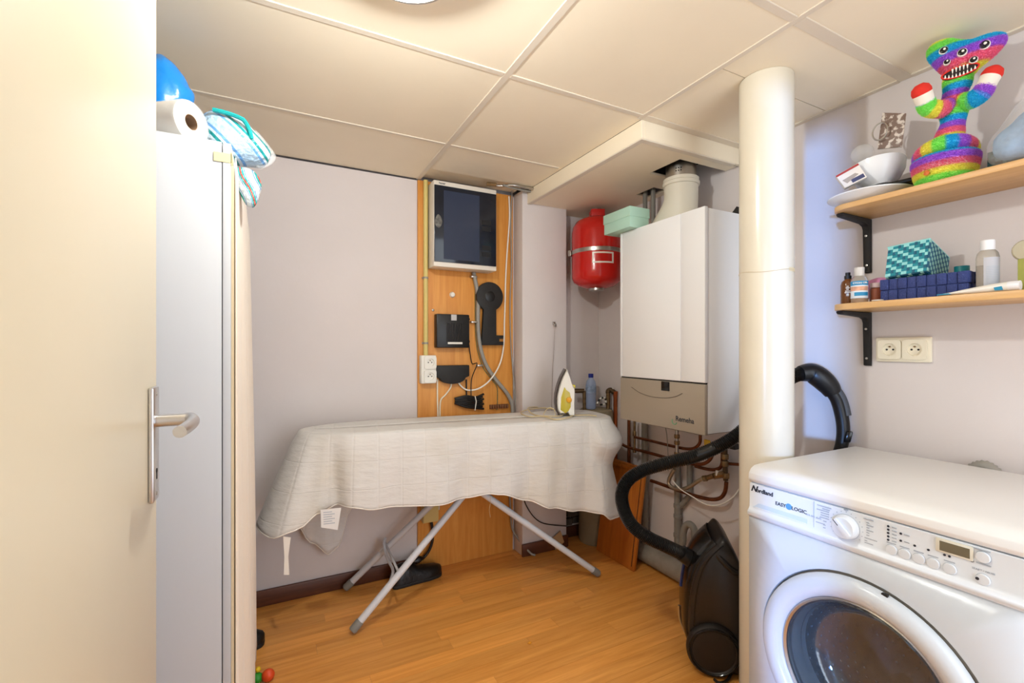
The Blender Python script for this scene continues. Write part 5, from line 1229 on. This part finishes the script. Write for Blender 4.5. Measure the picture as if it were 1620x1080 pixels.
at = nt.nodes.new('ShaderNodeAttribute'); at.attribute_name = 'fur_colour'
d1 = nt.nodes.new('ShaderNodeBsdfDiffuse'); d2 = nt.nodes.new('ShaderNodeBsdfTranslucent'); mx = nt.nodes.new('ShaderNodeMixShader')
nt.links.new(at.outputs['Color'], d1.inputs['Color']); nt.links.new(at.outputs['Color'], d2.inputs['Color'])
nt.links.new(d1.outputs[0], mx.inputs[1]); nt.links.new(d2.outputs[0], mx.inputs[2]); mx.inputs[0].default_value = 0.5
nt.links.new(mx.outputs[0], nt.nodes['Material Output'].inputs['Surface'])
def furry(mb, name, par, hfun, dens=700000, ln=0.0045):
    o = mb.build(name, plush, par, smooth=180)
    me = o.data; bm = bmesh.new(); bm.from_mesh(me); bmesh.ops.triangulate(bm, faces=bm.faces)
    rnd = random.Random(3); vs = []; fs = []; cs = []; ns = []
    for f in bm.faces:
        n_ = f.calc_area() * dens; n_ = int(n_) + (1 if rnd.random() < n_ - int(n_) else 0)
        p = [v.co for v in f.verts]
        for _ in range(n_):
            u, v = rnd.random(), rnd.random()
            if u + v > 1: u, v = 1 - u, 1 - v
            q = p[0] + (p[1] - p[0]) * u + (p[2] - p[0]) * v
            nn = (f.normal + Vector((rnd.uniform(-.6, .6), rnd.uniform(-.6, .6), rnd.uniform(-.7, .4)))).normalized()
            sd = nn.orthogonal().normalized(); sd.rotate(Matrix.Rotation(rnd.random() * 6.28, 3, nn))
            k = len(vs); vs += [q - sd * 0.0011, q + sd * 0.0011, q + nn * ln * rnd.uniform(.6, 1.2)]
            fs.append((k, k + 1, k + 2)); c = rain_col(hfun(q)); br = rnd.uniform(0.9, 1.15); cs += [tuple(min(1, x * br) for x in c)] * 3; ns += [tuple(f.normal)] * 3
    bm.free()
    ca = me.color_attributes.new('fur_colour', 'FLOAT_COLOR', 'POINT')
    for i, v in enumerate(me.vertices): ca.data[i].color = rain_col(hfun(v.co)) + (1,)
    fm = bpy.data.meshes.new('fur'); fm.from_pydata(vs, [], fs)
    ca = fm.color_attributes.new('fur_colour', 'FLOAT_COLOR', 'POINT')
    for i in range(len(vs)): ca.data[i].color = cs[i] + (1,)
    fm.polygons.foreach_set('use_smooth', [True] * len(fm.polygons)); 
    fm.materials.append(furm)
    fo = bpy.data.objects.new('fur', fm); col.objects.link(fo); adopt(fo, o); fo['kind'] = 'stuff'
    return o
toy = thing('plush_toy', (1.75, 0.61, S1), 'rainbow-striped fluffy monster toy with five eyes sitting in its matching pot', 'toy')
TN = Vector((-0.94, -0.34, 0)).normalized(); TC = (1.735, 0.60, 1.85)
tr = Vector((0.34, -0.94, 0)).normalized()      # the toy's own sideways direction
hd_ = cr([(1.718, 0.648, 2.078), (1.723, 0.633, 2.091), (1.732, 0.607, 2.089), (1.741, 0.583, 2.073), (1.749, 0.561, 2.064), (1.758, 0.535, 2.064), (1.766, 0.515, 2.063), (1.771, 0.501, 2.053), (1.771, 0.499, 2.036), (1.768, 0.509, 2.019), (1.762, 0.526, 2.002), (1.755, 0.545, 1.988), (1.75, 0.559, 1.971), (1.746, 0.568, 1.962), (1.74, 0.585, 1.964), (1.734, 0.604, 1.977), (1.728, 0.62, 1.999), (1.722, 0.635, 2.026), (1.718, 0.648, 2.054)], 3, True)
hz = max(p[2] for p in hd_); hl = min(p[2] for p in hd_)
hcen = [(1.741, 0.584, 2.03)][0]
def head_h(q):
    s = (Vector(q) - Vector(hcen)).dot(tr)
    return (hz - 0.008 - q[2] + 0.10 * s) / 0.0235
furry(MB().inflate(hd_, TN, 0.036, 8, 0, hcen), 'head', toy, head_h)
bdp = [(1.739, 0.588, 1.981), (1.739, 0.59, 1.952), (1.737, 0.595, 1.923), (1.736, 0.597, 1.891), (1.736, 0.597, 1.858), (1.735, 0.601, 1.829), (1.732, 0.607, 1.8), (1.731, 0.612, 1.772)]
bpth = cr(bdp, 5); br_ = [0.0275 + 0.003 * math.sin(i * 0.5) for i in range(len(bpth))]
furry(MB().tube(bpth, br_, 18), 'body', toy, lambda q: (hz - 0.150 - q[2]) / 0.0175 + 1.4)
def arm(pts, ph):
    pa = cr(pts, 5); d = [0]
    for i in range(len(pa) - 1): d.append(d[-1] + (pa[i + 1] - pa[i]).length)
    r = [0.0195 + 0.002 * math.sin(PI * x / d[-1]) for x in d]
    def hf(q):
        i = min(range(len(pa)), key=lambda j: (pa[j] - Vector(q)).length); return d[i] / 0.022 + ph
    a = furry(MB().tube(pa, r, 16), 'arm', toy, hf)
    e = pa[-1]; dr_ = (pa[-1] - pa[-3]).normalized()
    MB().lathe([(0.021, -0.004), (0.022, 0.010), (0.0225, 0.024)], e, dr_, 20).build('cuff', mat('felt_white', (236, 228, 214), 0.9), a)
    MB().lathe([(0.0225, 0.0), (0.0235, 0.008), (0.020, 0.020), (0.010, 0.028), (0.0, 0.029)], e + dr_ * 0.024, dr_, 20).build('hand', mat('felt_red', (214, 46, 34), 0.85), a)
def tp3(x, y, d):  # a point of the toy, d metres in front of its mid plane
    return None
la = [Vector(p) for p in [(1.735, 0.601, 1.9), (1.727, 0.622, 1.897), (1.719, 0.646, 1.911), (1.716, 0.653, 1.931)]]
FW = TN - Vector((0, 0, 0.43))
arm([la[0] + FW * 0.01, la[1] + FW * 0.03, la[2] + FW * 0.05, la[3] + FW * 0.06], 2.0)
ra = [Vector(p) for p in [(1.741, 0.583, 1.904), (1.748, 0.563, 1.9), (1.755, 0.546, 1.912), (1.758, 0.538, 1.928)]]
arm([ra[0] + FW * 0.012, ra[1] + FW * 0.025, ra[2] + FW * 0.035, ra[3] + FW * 0.035], 4.6)
pc = Vector((1.752, 0.622, S1))
furry(MB().lathe([(0.056, 0.002), (0.062, 0.006), (0.069, 0.03), (0.074, 0.06), (0.075, 0.072), (0.070, 0.080), (0.0, 0.080)], pc, (0, 0, 1), 36), 'pot', toy, lambda q: (S1 + 0.110 - q[2]) / 0.0185 + 0.0)
rim = [pc + Vector((0.052 * math.cos(a), 0.052 * math.sin(a), 0.090 + 0.016 * math.sin(a - 2.0))) for a in [2 * PI * i / 40 for i in range(40)]]
furry(MB().tube(rim, 0.0195, 14, closed=True), 'rim_roll', toy, lambda q: (math.atan2(q.y - pc.y, q.x - pc.x) + PI) * 15 / (2 * PI))
bt_ = pc + Vector((-0.0705, 0.015, 0.028))
MB().lathe([(0.007, 0), (0.007, 0.003), (0.004, 0.005), (0, 0.005)], bt_, (-1, 0.2, 0.1), 12).build('button', mat('button_orange', (210, 110, 50), 0.5), toy)
def face_pt(px, d): return Vector(px) + TN * d - Vector((0, 0, d * 0.43))
eyes = [(1.729, 0.616, 2.062), (1.742, 0.581, 2.04), (1.757, 0.54, 2.042), (1.731, 0.61, 2.026), (1.75, 0.56, 2.01)]
for e, r, d in zip(eyes, (0.0088, 0.0088, 0.0102, 0.0064, 0.0076), (0.0310, 0.0405, 0.0290, 0.0330, 0.0375)):
    c = face_pt(e, d)
    ey = MB().lathe([(r * 1.22, -0.006), (r * 1.22, 0.0015), (r * 1.05, 0.003), (0, 0.003)], c, TN, 22).build('eye', mat('eye_white', (240, 236, 226), 0.4), toy)
    MB().lathe([(r, 0.0), (r, 0.0042), (r * 0.8, 0.0055), (0, 0.006)], c, TN, 20).build('iris', black_gl, ey)
    MB().lathe([(r * 0.34, 0.0), (r * 0.34, 0.0072), (0, 0.0075)], c + tr * r * 0.15 + Vector((0, 0, r * 0.15)), TN, 12).build('pupil', mat('eye_white', (240, 236, 226), 0.4), ey)
mo = Vector([(1.74, 0.585, 1.989)][0]) + TN * 0.034 - Vector((0, 0, 0.0146))
mth = [mo + tr * (0.0375 * math.cos(a)) + Vector((0, 0, 0.0135 * math.sin(a))) + Vector((0, 0, 0.002 * math.cos(a))) for a in [2 * PI * i / 32 for i in range(32)]]
mm_ = MB().prism([p - TN * 0.01 for p in mth], TN * 0.012).build('mouth', mat('mouth_dark', (34, 16, 14), 0.7), toy)
MB().tube([p + TN * 0.001 for p in mth], 0.0024, 6, closed=True).build('lip', mat('felt_red', (214, 46, 34), 0.85), mm_)
for k in range(9):
    u = -0.030 + 0.0075 * k; hgt = 0.0135 * math.sqrt(max(0.05, 1 - (u / 0.0375) ** 2)); zc_ = 0.002 * u / 0.0375
    for s_ in (-1, 1):
        if s_ > 0 and not 2 <= k <= 6: continue
        b0 = mo + tr * u + Vector((0, 0, zc_ + s_ * hgt)) + TN * 0.0025
        tl = 0.009 if s_ < 0 else 0.013
        MB().prism([b0 - tr * 0.0022, b0 + tr * 0.0022, b0 + tr * 0.0006 - Vector((0, 0, s_ * tl)), b0 - tr * 0.0006 - Vector((0, 0, s_ * tl))], TN * 0.0012).build('tooth', mat('eye_white', (240, 236, 226), 0.4), mm_)

# dark basket and bag at the far right of the upper shelf
def weave_mat(): pass
wk_d = mat('weave_teal_dark', (22, 74, 84), 0.5); wk_l = mat('weave_teal_light', (84, 130, 136), 0.5)
t_d = mat('weave_teal', (20, 134, 150), 0.5); t_l = mat('weave_aqua', (150, 220, 220), 0.5); t_n = mat('weave_petrol', (22, 92, 120), 0.5)
def woven(par, O, U, V, Nn, nu, nv, mats, pat):
    """one face of a basket woven from flat strips: pat(i,j) picks the strip on top"""
    O, U, V, Nn = Vector(O), Vector(U), Vector(V), Vector(Nn).normalized()
    for mi, m in enumerate(mats):
        mb = MB()
        for i in range(nu):
            for j in range(nv):
                if pat(i, j) != mi: continue
                c = O + U * ((i + .5) / nu) + V * ((j + .5) / nv) + Nn * (0.0018 if mi else 0.001)
                mb.obox(c, U * (0.485 / nu), V * (0.485 / nv), Nn * 0.0016)
        if mb.v: mb.build('weave', m, par, stuff=True)
db = thing('dark_basket', (1.82, 0.50, S1), 'dark teal woven basket behind the plush toy on the upper shelf', 'basket')
MB().box(1.835, 1.89, 0.445, 0.555, S1 + 0.001, S1 + 0.085).build('body', wk_d, db, bevel=0.003)
woven(db, (1.8345, 0.555, S1 + 0.002), (0, -0.11, 0), (0, 0, 0.083), (-1, 0, 0), 14, 8, (wk_d, wk_l), lambda i, j: 1 if (i + 2 * j) % 4 < 2 and (i + j) % 3 else 0)
cbg = thing('clothes_bag', (1.76, 0.42, S1), 'clear plastic bag with pale blue cloth at the right end of the upper shelf', 'bag')
bgp = cr([(1.707, 0.505, 1.753), (1.712, 0.491, 1.772), (1.717, 0.475, 1.787), (1.725, 0.454, 1.809), (1.736, 0.423, 1.814), (1.747, 0.394, 1.768), (1.75, 0.384, 1.702), (1.74, 0.413, 1.679), (1.725, 0.454, 1.691), (1.714, 0.485, 1.694), (1.707, 0.505, 1.713)], 3, True)
MB().inflate(bgp, TN, 0.05, 7, 0.006).build('cloth', mat('denim_pale', (122, 160, 196), 0.9, var=0.5, vscale=20, bump=1.0, bscale=34), cbg, smooth=180)
bgf = cr([(1.688, 0.514, 1.726), (1.693, 0.501, 1.762), (1.7, 0.481, 1.796), (1.71, 0.455, 1.835), (1.726, 0.41, 1.833), (1.74, 0.372, 1.757), (1.74, 0.372, 1.679), (1.726, 0.41, 1.669), (1.708, 0.46, 1.679), (1.692, 0.503, 1.686)], 3, True)
MB().inflate(bgf, TN, 0.062, 6, 0.008).build('bag_film', film, cbg, smooth=180)

# lower shelf
nb = thing('amber_bottle', (1.745, 0.882, S2), 'amber glass bottle with a black cap at the left end of the lower shelf', 'bottle')
AM = (1.745, 0.876, S2 + 0.001)
MB().lathe([(0.0, 0.001), (0.0195, 0.0), (0.021, 0.003), (0.021, 0.066), (0.018, 0.078), (0.010, 0.085), (0.009, 0.09), (0.0, 0.09)], AM, (0, 0, 1), 28).build('bottle', mat('amber_glass', (108, 60, 22), 0.1, coat=0.4), nb)
MB().lathe([(0.0105, 0.087), (0.0105, 0.098), (0.0075, 0.099), (0.0075, 0.109), (0.0, 0.109)], AM, (0, 0, 1), 18).build('cap', black_pl, nb)
vD = Vector((-0.90, -0.43, 0)); vR = Vector((0.43, -0.90, 0)).normalized()
for k, (w_, z_) in enumerate(((0.006, 0.060), (0.011, 0.055), (0.007, 0.050), (0.014, 0.044), (0.017, 0.039), (0.008, 0.033), (0.008, 0.029))):
    c0 = Vector(AM) + vD * 0.0209 + Vector((0, 0, z_))
    MB().obox(c0, vR * w_ * 0.5, vD * 0.0006, (0, 0, 0.0014)).build('label_print', white_pl, nb)
ob_ = thing('oil_bottle', (1.73, 0.835, S2), 'clear bottle with a blue and orange label beside the amber bottle', 'bottle')
OB = (1.728, 0.833, S2 + 0.001)
clearp = mat('clear_plastic', (236, 232, 222), 0.08, trans=0.8, ior=1.25)
MB().lathe([(0.0, 0.001), (0.0225, 0.0), (0.0235, 0.003), (0.0235, 0.074), (0.020, 0.084), (0.0125, 0.092), (0.0, 0.092)], OB, (0, 0, 1), 30).build('bottle', clearp, ob_)
MB().lathe([(0.0, 0.002), (0.0225, 0.002), (0.0225, 0.014), (0.0, 0.014)], OB, (0, 0, 1), 28).build('oil', mat('oil_gold', (190, 130, 50), 0.2), ob_)
MB().lathe([(0.0128, 0.088), (0.0140, 0.090), (0.0140, 0.118), (0.0, 0.118)], OB, (0, 0, 1), 22).build('cap', mat('frosted_cap', (214, 208, 202), 0.3), ob_)
def wrap(par, c, r, a, b2, z0, z1, nm, m, n=14):
    mb = MB(); mb.add([(c[0] + r * math.cos(a + (b2 - a) * i / n), c[1] + r * math.sin(a + (b2 - a) * i / n), c[2] + z) for i in range(n + 1) for z in (z0, z1)], [(2 * i, 2 * i + 2, 2 * i + 3, 2 * i + 1) for i in range(n)])
    return mb.build(nm, m, par, fix=False)
av = math.atan2(vD.y, vD.x)
wrap(ob_, OB, 0.0237, av - 1.5, av + 1.5, 0.016, 0.072, 'label', mat('label_white', (226, 232, 238), 0.5))
wrap(ob_, OB, 0.0239, av - 1.5, av + 1.5, 0.058, 0.072, 'label_band', mat('label_blue', (40, 140, 190), 0.5))
wrap(ob_, OB, 0.0239, av - 1.4, av + 1.2, 0.040, 0.054, 'label_picture', mat('label_orange', (226, 170, 140), 0.5, var=0.3, vscale=90))
wrap(ob_, OB, 0.0239, av - 0.6, av + 1.2, 0.023, 0.035, 'label_band', mat('label_blue', (40, 140, 190), 0.5))
text('label_lettering', 'CTION OIL', 0.0078, tuple(Vector(OB) + vD * 0.0246 - vR * 0.0175 + Vector((0, 0, 0.0625))), vR, (0, 0, 1), white_pl, ob_, bold=0.0002)
o = MB().inflate(cr([(1.80, 0.86, S2 + 0.03), (1.80, 0.85, S2 + 0.075), (1.80, 0.80, S2 + 0.088), (1.80, 0.76, S2 + 0.07), (1.80, 0.755, S2 + 0.03), (1.80, 0.80, S2 + 0.012)], 4, True), (-1, -0.2, 0), 0.014, 5, 0.003).build('pink_pouch', mat('pink_film', (226, 150, 196), 0.3), smooth=180)
tag(o, 'small pink pouch behind the oil bottle', 'pouch')
jr = thing('brown_jar', (1.765, 0.795, S2), 'small reddish-brown jar between the oil bottle and the blue basket', 'jar')
MB().lathe([(0.0, 0.001), (0.016, 0.0), (0.0175, 0.004), (0.0175, 0.046), (0.014, 0.05), (0, 0.05)], (1.768, 0.803, S2 + 0.001), (0, 0, 1), 24).build('jar', mat('jar_brown', (150, 84, 60), 0.25), jr)
MB().lathe([(0.0165, 0.05), (0.0165, 0.064), (0.015, 0.066), (0, 0.066)], (1.768, 0.803, S2 + 0.001), (0, 0, 1), 24).build('lid', mat('jar_lid', (216, 190, 190), 0.4), jr)
o = MB().lathe([(0.0, 0.0), (0.014, 0.0), (0.016, 0.003), (0.0, 0.004)], (1.692, 0.765, S2 + 0.001), (0, 0, 1), 20).build('white_disc', white_pl)
tag(o, 'flat white disc on the shelf edge in front of the navy basket', 'disc')
# blue basket: broad strips woven over and under
bb_ = thing('blue_basket', (1.79, 0.66, S2), 'navy blue woven basket on the lower shelf', 'basket')
navy = mat('navy_strip', (52, 66, 124), 0.75, bump=0.7, bscale=260, var=0.12, vscale=30)
bx0, by0, by1, bz0, bz1 = 1.722, 0.560, 0.772, S2 + 0.001, S2 + 0.070
MB().box(bx0 + 0.006, 1.862, by0 + 0.006, by1 - 0.006, bz0, bz0 + 0.006).build('base', navy, bb_)
for (a, b2, c2, d2) in ((bx0 + 0.004, bx0 + 0.009, by0 + 0.004, by1 - 0.004), (1.857, 1.862, by0 + 0.004, by1 - 0.004), (bx0 + 0.009, 1.857, by0 + 0.004, by0 + 0.009), (bx0 + 0.009, 1.857, by1 - 0.009, by1 - 0.004)):
    MB().box(a, b2, c2, d2, bz0 + 0.006, bz1 - 0.004).build('wall', navy, bb_)
nc = 9; cw = (by1 - by0) / nc; nr = 2; chh = (bz1 - bz0) / nr
for i in range(nc):
    for j in range(nr):
        pro = 0.0045 if (i + j) % 2 else 0.0015
        y1_ = by1 - cw * i; z0_ = bz0 + chh * j
        MB().box(bx0 + 0.003 - pro, bx0 + 0.006, y1_ - cw * 0.98, y1_ - cw * 0.02, z0_ + 0.0006, z0_ + chh - 0.0006).build('strip', navy, bb_, bevel=0.002)
for i in range(6):
    for j in range(nr):
        pro = 0.0045 if (i + j) % 2 else 0.0015; w = (1.862 - bx0) / 6
        MB().box(bx0 + 0.001 + w * i, bx0 + w * (i + 1) - 0.001, by0 + 0.003 - pro, by0 + 0.006, bz0 + chh * j + 0.0006, bz0 + chh * (j + 1) - 0.0006).build('strip', navy, bb_, bevel=0.002)
# teal basket tipped on top
tb = thing('teal_basket', (1.79, 0.72, S2 + 0.08), 'turquoise zigzag woven basket resting tilted on the navy basket', 'basket')
V8 = {}
ztop = 0.086
fr = Vector((1.734, 0.762, S2 + 0.078)); U = Vector((0, -0.104, 0.006)); V = Vector((0.030, 0.004, 0.098)); Wd = Vector((0.098, -0.010, -0.050))
inner = MB().add([fr + U * .1 + Wd * .08, fr + U * .9 + Wd * .08, fr + U * .9 + Wd * .9, fr + U * .1 + Wd * .9, fr + V + Wd * .02 + U * .02, fr + V + U * .98 + Wd * .02, fr + V + U * .98 + Wd, fr + V + Wd + U * .02], [(3, 2, 1, 0), (0, 1, 5, 4), (1, 2, 6, 5), (2, 3, 7, 6), (3, 0, 4, 7)])
inner = MB().prism([fr, fr + U, fr + U + Wd, fr + Wd], V); inner.build('body', t_n, tb, bevel=0.004)
zig = lambda i, j: 1 if (i - 2 * j) % 6 in (0, 1, 3) and (i + j) % 2 == 0 or (i - 2 * j) % 6 == 0 else (2 if (i + j) % 5 == 0 else 0)
def zigp(i, j):
    k = (i + 2 * j) % 6
    return 1 if k in (0, 1) else (2 if k == 4 else 0)
woven(tb, fr, U, V, (-1, 0, 0), 15, 10, (t_d, t_l, t_n), zigp)
woven(tb, fr + U, Wd, V, (0, -1, 0), 16, 10, (t_n, mat('weave_mint', (140, 190, 180), 0.5), t_d), lambda i, j: 1 if (i + j) % 3 == 0 else 0)
woven(tb, fr, U, Wd, (0, 0, -1), 14, 12, (t_n, mat('weave_mint', (140, 190, 180), 0.5)), lambda i, j: 1 if (i + j) % 4 == 0 else 0)
MB().tube([fr + V, fr + U + V, fr + U + Wd + V, fr + Wd + V], 0.004, 8, closed=True).build('rim', t_l, tb)
o = MB().lathe([(0.0, 0), (0.016, 0), (0.017, 0.004), (0.017, 0.085), (0.0, 0.087)], (1.80, 0.60, S2 + 0.008), (0, 0, 1), 20).build('teal_tub', mat('tub_teal', (16, 120, 128), 0.4))
tag(o, 'dark teal lid peeking out of the navy basket', 'tub')
# clear bottle with white cap
cbt = thing('lotion_bottle', (1.75, 0.546, S2), 'clear lotion bottle with a white flip cap and grey label', 'bottle')
CB = (1.745, 0.528, S2 + 0.001)
MB().lathe([(0.0, 0.001), (0.0215, 0.0), (0.0235, 0.004), (0.0235, 0.100), (0.021, 0.112), (0.0145, 0.121), (0.0, 0.121)], CB, (0, 0, 1), 30).build('bottle', clearp, cbt)
MB().lathe([(0.0, 0.003), (0.0215, 0.003), (0.0215, 0.078), (0.0, 0.078)], CB, (0, 0, 1), 28).build('liquid', mat('liquid_pale', (222, 218, 212), 0.05, trans=0.85, ior=1.33), cbt)
MB().lathe([(0.015, 0.119), (0.0155, 0.121), (0.0150, 0.146), (0.013, 0.148), (0.0, 0.148)], CB, (0, 0, 1), 24).build('cap', mat('cap_white', (240, 240, 242), 0.35), cbt)
wrap(cbt, CB, 0.0238, av - 0.5, av + 1.25, 0.014, 0.098, 'label', mat('label_grey', (190, 190, 196), 0.5))
for k in range(12):
    wrap(cbt, CB, 0.0240, av - 0.30, av + 1.0, 0.022 + 0.0045 * k, 0.0238 + 0.0045 * k, 'label_print', print_gr, 6)
# tube of cream
cr_ = thing('cream_tube', (1.70, 0.54, S2), 'white cream tube with a blue stripe lying along the shelf edge', 'tube')
c0 = Vector((1.700, 0.475, S2 + 0.0135)); c1 = Vector((1.700, 0.615, S2 + 0.004))
tb_ = MB(); N = 18; stn = [(0.0, 0.012, 0.012), (0.2, 0.0122, 0.0115), (0.5, 0.013, 0.0085), (0.8, 0.0138, 0.004), (1.0, 0.014, 0.0012)]
for (s, w, h) in stn:
    c = c0.lerp(c1, s)
    tb_.v += [(c.x + w * math.cos(2 * PI * k / N), c.y, c.z + h * math.sin(2 * PI * k / N)) for k in range(N)]
for i in range(len(stn) - 1):
    for k in range(N):
        l = (k + 1) % N; tb_.f.append((i * N + k, i * N + l, (i + 1) * N + l, (i + 1) * N + k))
tb_.f.append(tuple(range(N))); tb_.f.append(tuple((len(stn) - 1) * N + k for k in range(N)))
tb_.build('tube', white_pl, cr_, smooth=50)
MB().lathe([(0.0115, 0.0), (0.0125, 0.004), (0.0125, 0.024), (0.0, 0.024)], c0 + Vector((0, 0.002, 0.0)), (0, -1, 0.0), 24).build('cap', mat('cap_white', (240, 240, 242), 0.35), cr_)
blu = mat('tube_blue', (20, 140, 180), 0.4)
MB().prism([(1.6865, 0.497, S2 + 0.004), (1.6865, 0.482, S2 + 0.004), (1.6865, 0.484, S2 + 0.014), (1.6865, 0.499, S2 + 0.012)], (0.003, 0, 0)).build('blue_patch', blu, cr_)
MB().prism([(1.6855, 0.616, S2 + 0.003), (1.6855, 0.585, S2 + 0.003), (1.6855, 0.590, S2 + 0.0065), (1.6855, 0.616, S2 + 0.0055)], (0.003, 0, 0)).build('blue_tip', blu, cr_)
# perfume bottle and round stopper at the edge of the picture
pf = thing('perfume_bottle', (1.75, 0.43, S2), 'yellow-green square perfume bottle at the right edge of the lower shelf', 'bottle')
MB().box(1.725, 1.765, 0.425, 0.466, S2 + 0.001, S2 + 0.085).build('bottle', mat('perfume_lime', (196, 200, 110), 0.1, trans=0.5, ior=1.3), pf, bevel=0.003)
MB().lathe([(0.026, -0.008), (0.028, -0.004), (0.028, 0.004), (0.026, 0.008), (0.0, 0.008)], (1.74, 0.452, S2 + 0.107), (-0.94, -0.34, 0), 28).build('stopper', mat('stopper_glass', (214, 206, 180), 0.1, trans=0.5, ior=1.3), pf)
o = MB().lathe([(0.0, 0), (0.011, 0), (0.011, 0.022), (0.0, 0.024)], (1.735, 0.458 + 0.03, S2 + 0.013), (0, -1, 0), 16).build('glass_vial', mat('vial_glass', (186, 200, 200), 0.1, trans=0.5, ior=1.3))
o.location.z = 0.0
tag(o, 'small glass vial lying between cream tube and perfume bottle', 'vial')

# ------------------------------------------------------------ odds and ends on the floor
sh2 = thing('shoe', (-0.07, 2.06, 0), 'toe of a black shoe peeping out from the curtain hem', 'shoe')
shoe(sh2, -0.165, 2.135, 0.26, 0.09, math.radians(-4), leather, black_mt)
ty = thing('toy_figure', (-0.03, 1.88, 0), 'red, green and yellow plastic toy lying by the curtain hem', 'toy')
MB().ball((-0.02, 1.878, 0.022), (0.022, 0.018, 0.022), 14, 8).build('red_part', mat('toy_red', (214, 74, 30), 0.4), ty)
MB().ball((-0.055, 1.885, 0.018), (0.02, 0.018, 0.018), 14, 8).build('green_part', mat('toy_green', (40, 140, 40), 0.4), ty)
MB().ball((-0.052, 1.892, 0.044), (0.009, 0.009, 0.010), 12, 7).build('yellow_part', mat('toy_yellow', (226, 190, 30), 0.4), ty)
o = MB().inflate([(0.93, 1.60, 0.004), (0.942, 1.603, 0.009), (0.95, 1.597, 0.004), (0.94, 1.592, 0.003)], (0, 0, 1), 0.003, 3).build('crumb', mat('crumb_orange', (214, 140, 30), 0.6))
o.location = (-0.02, 0.03, 0); tag(o, 'tiny orange crumb on the oak floor', 'crumb')
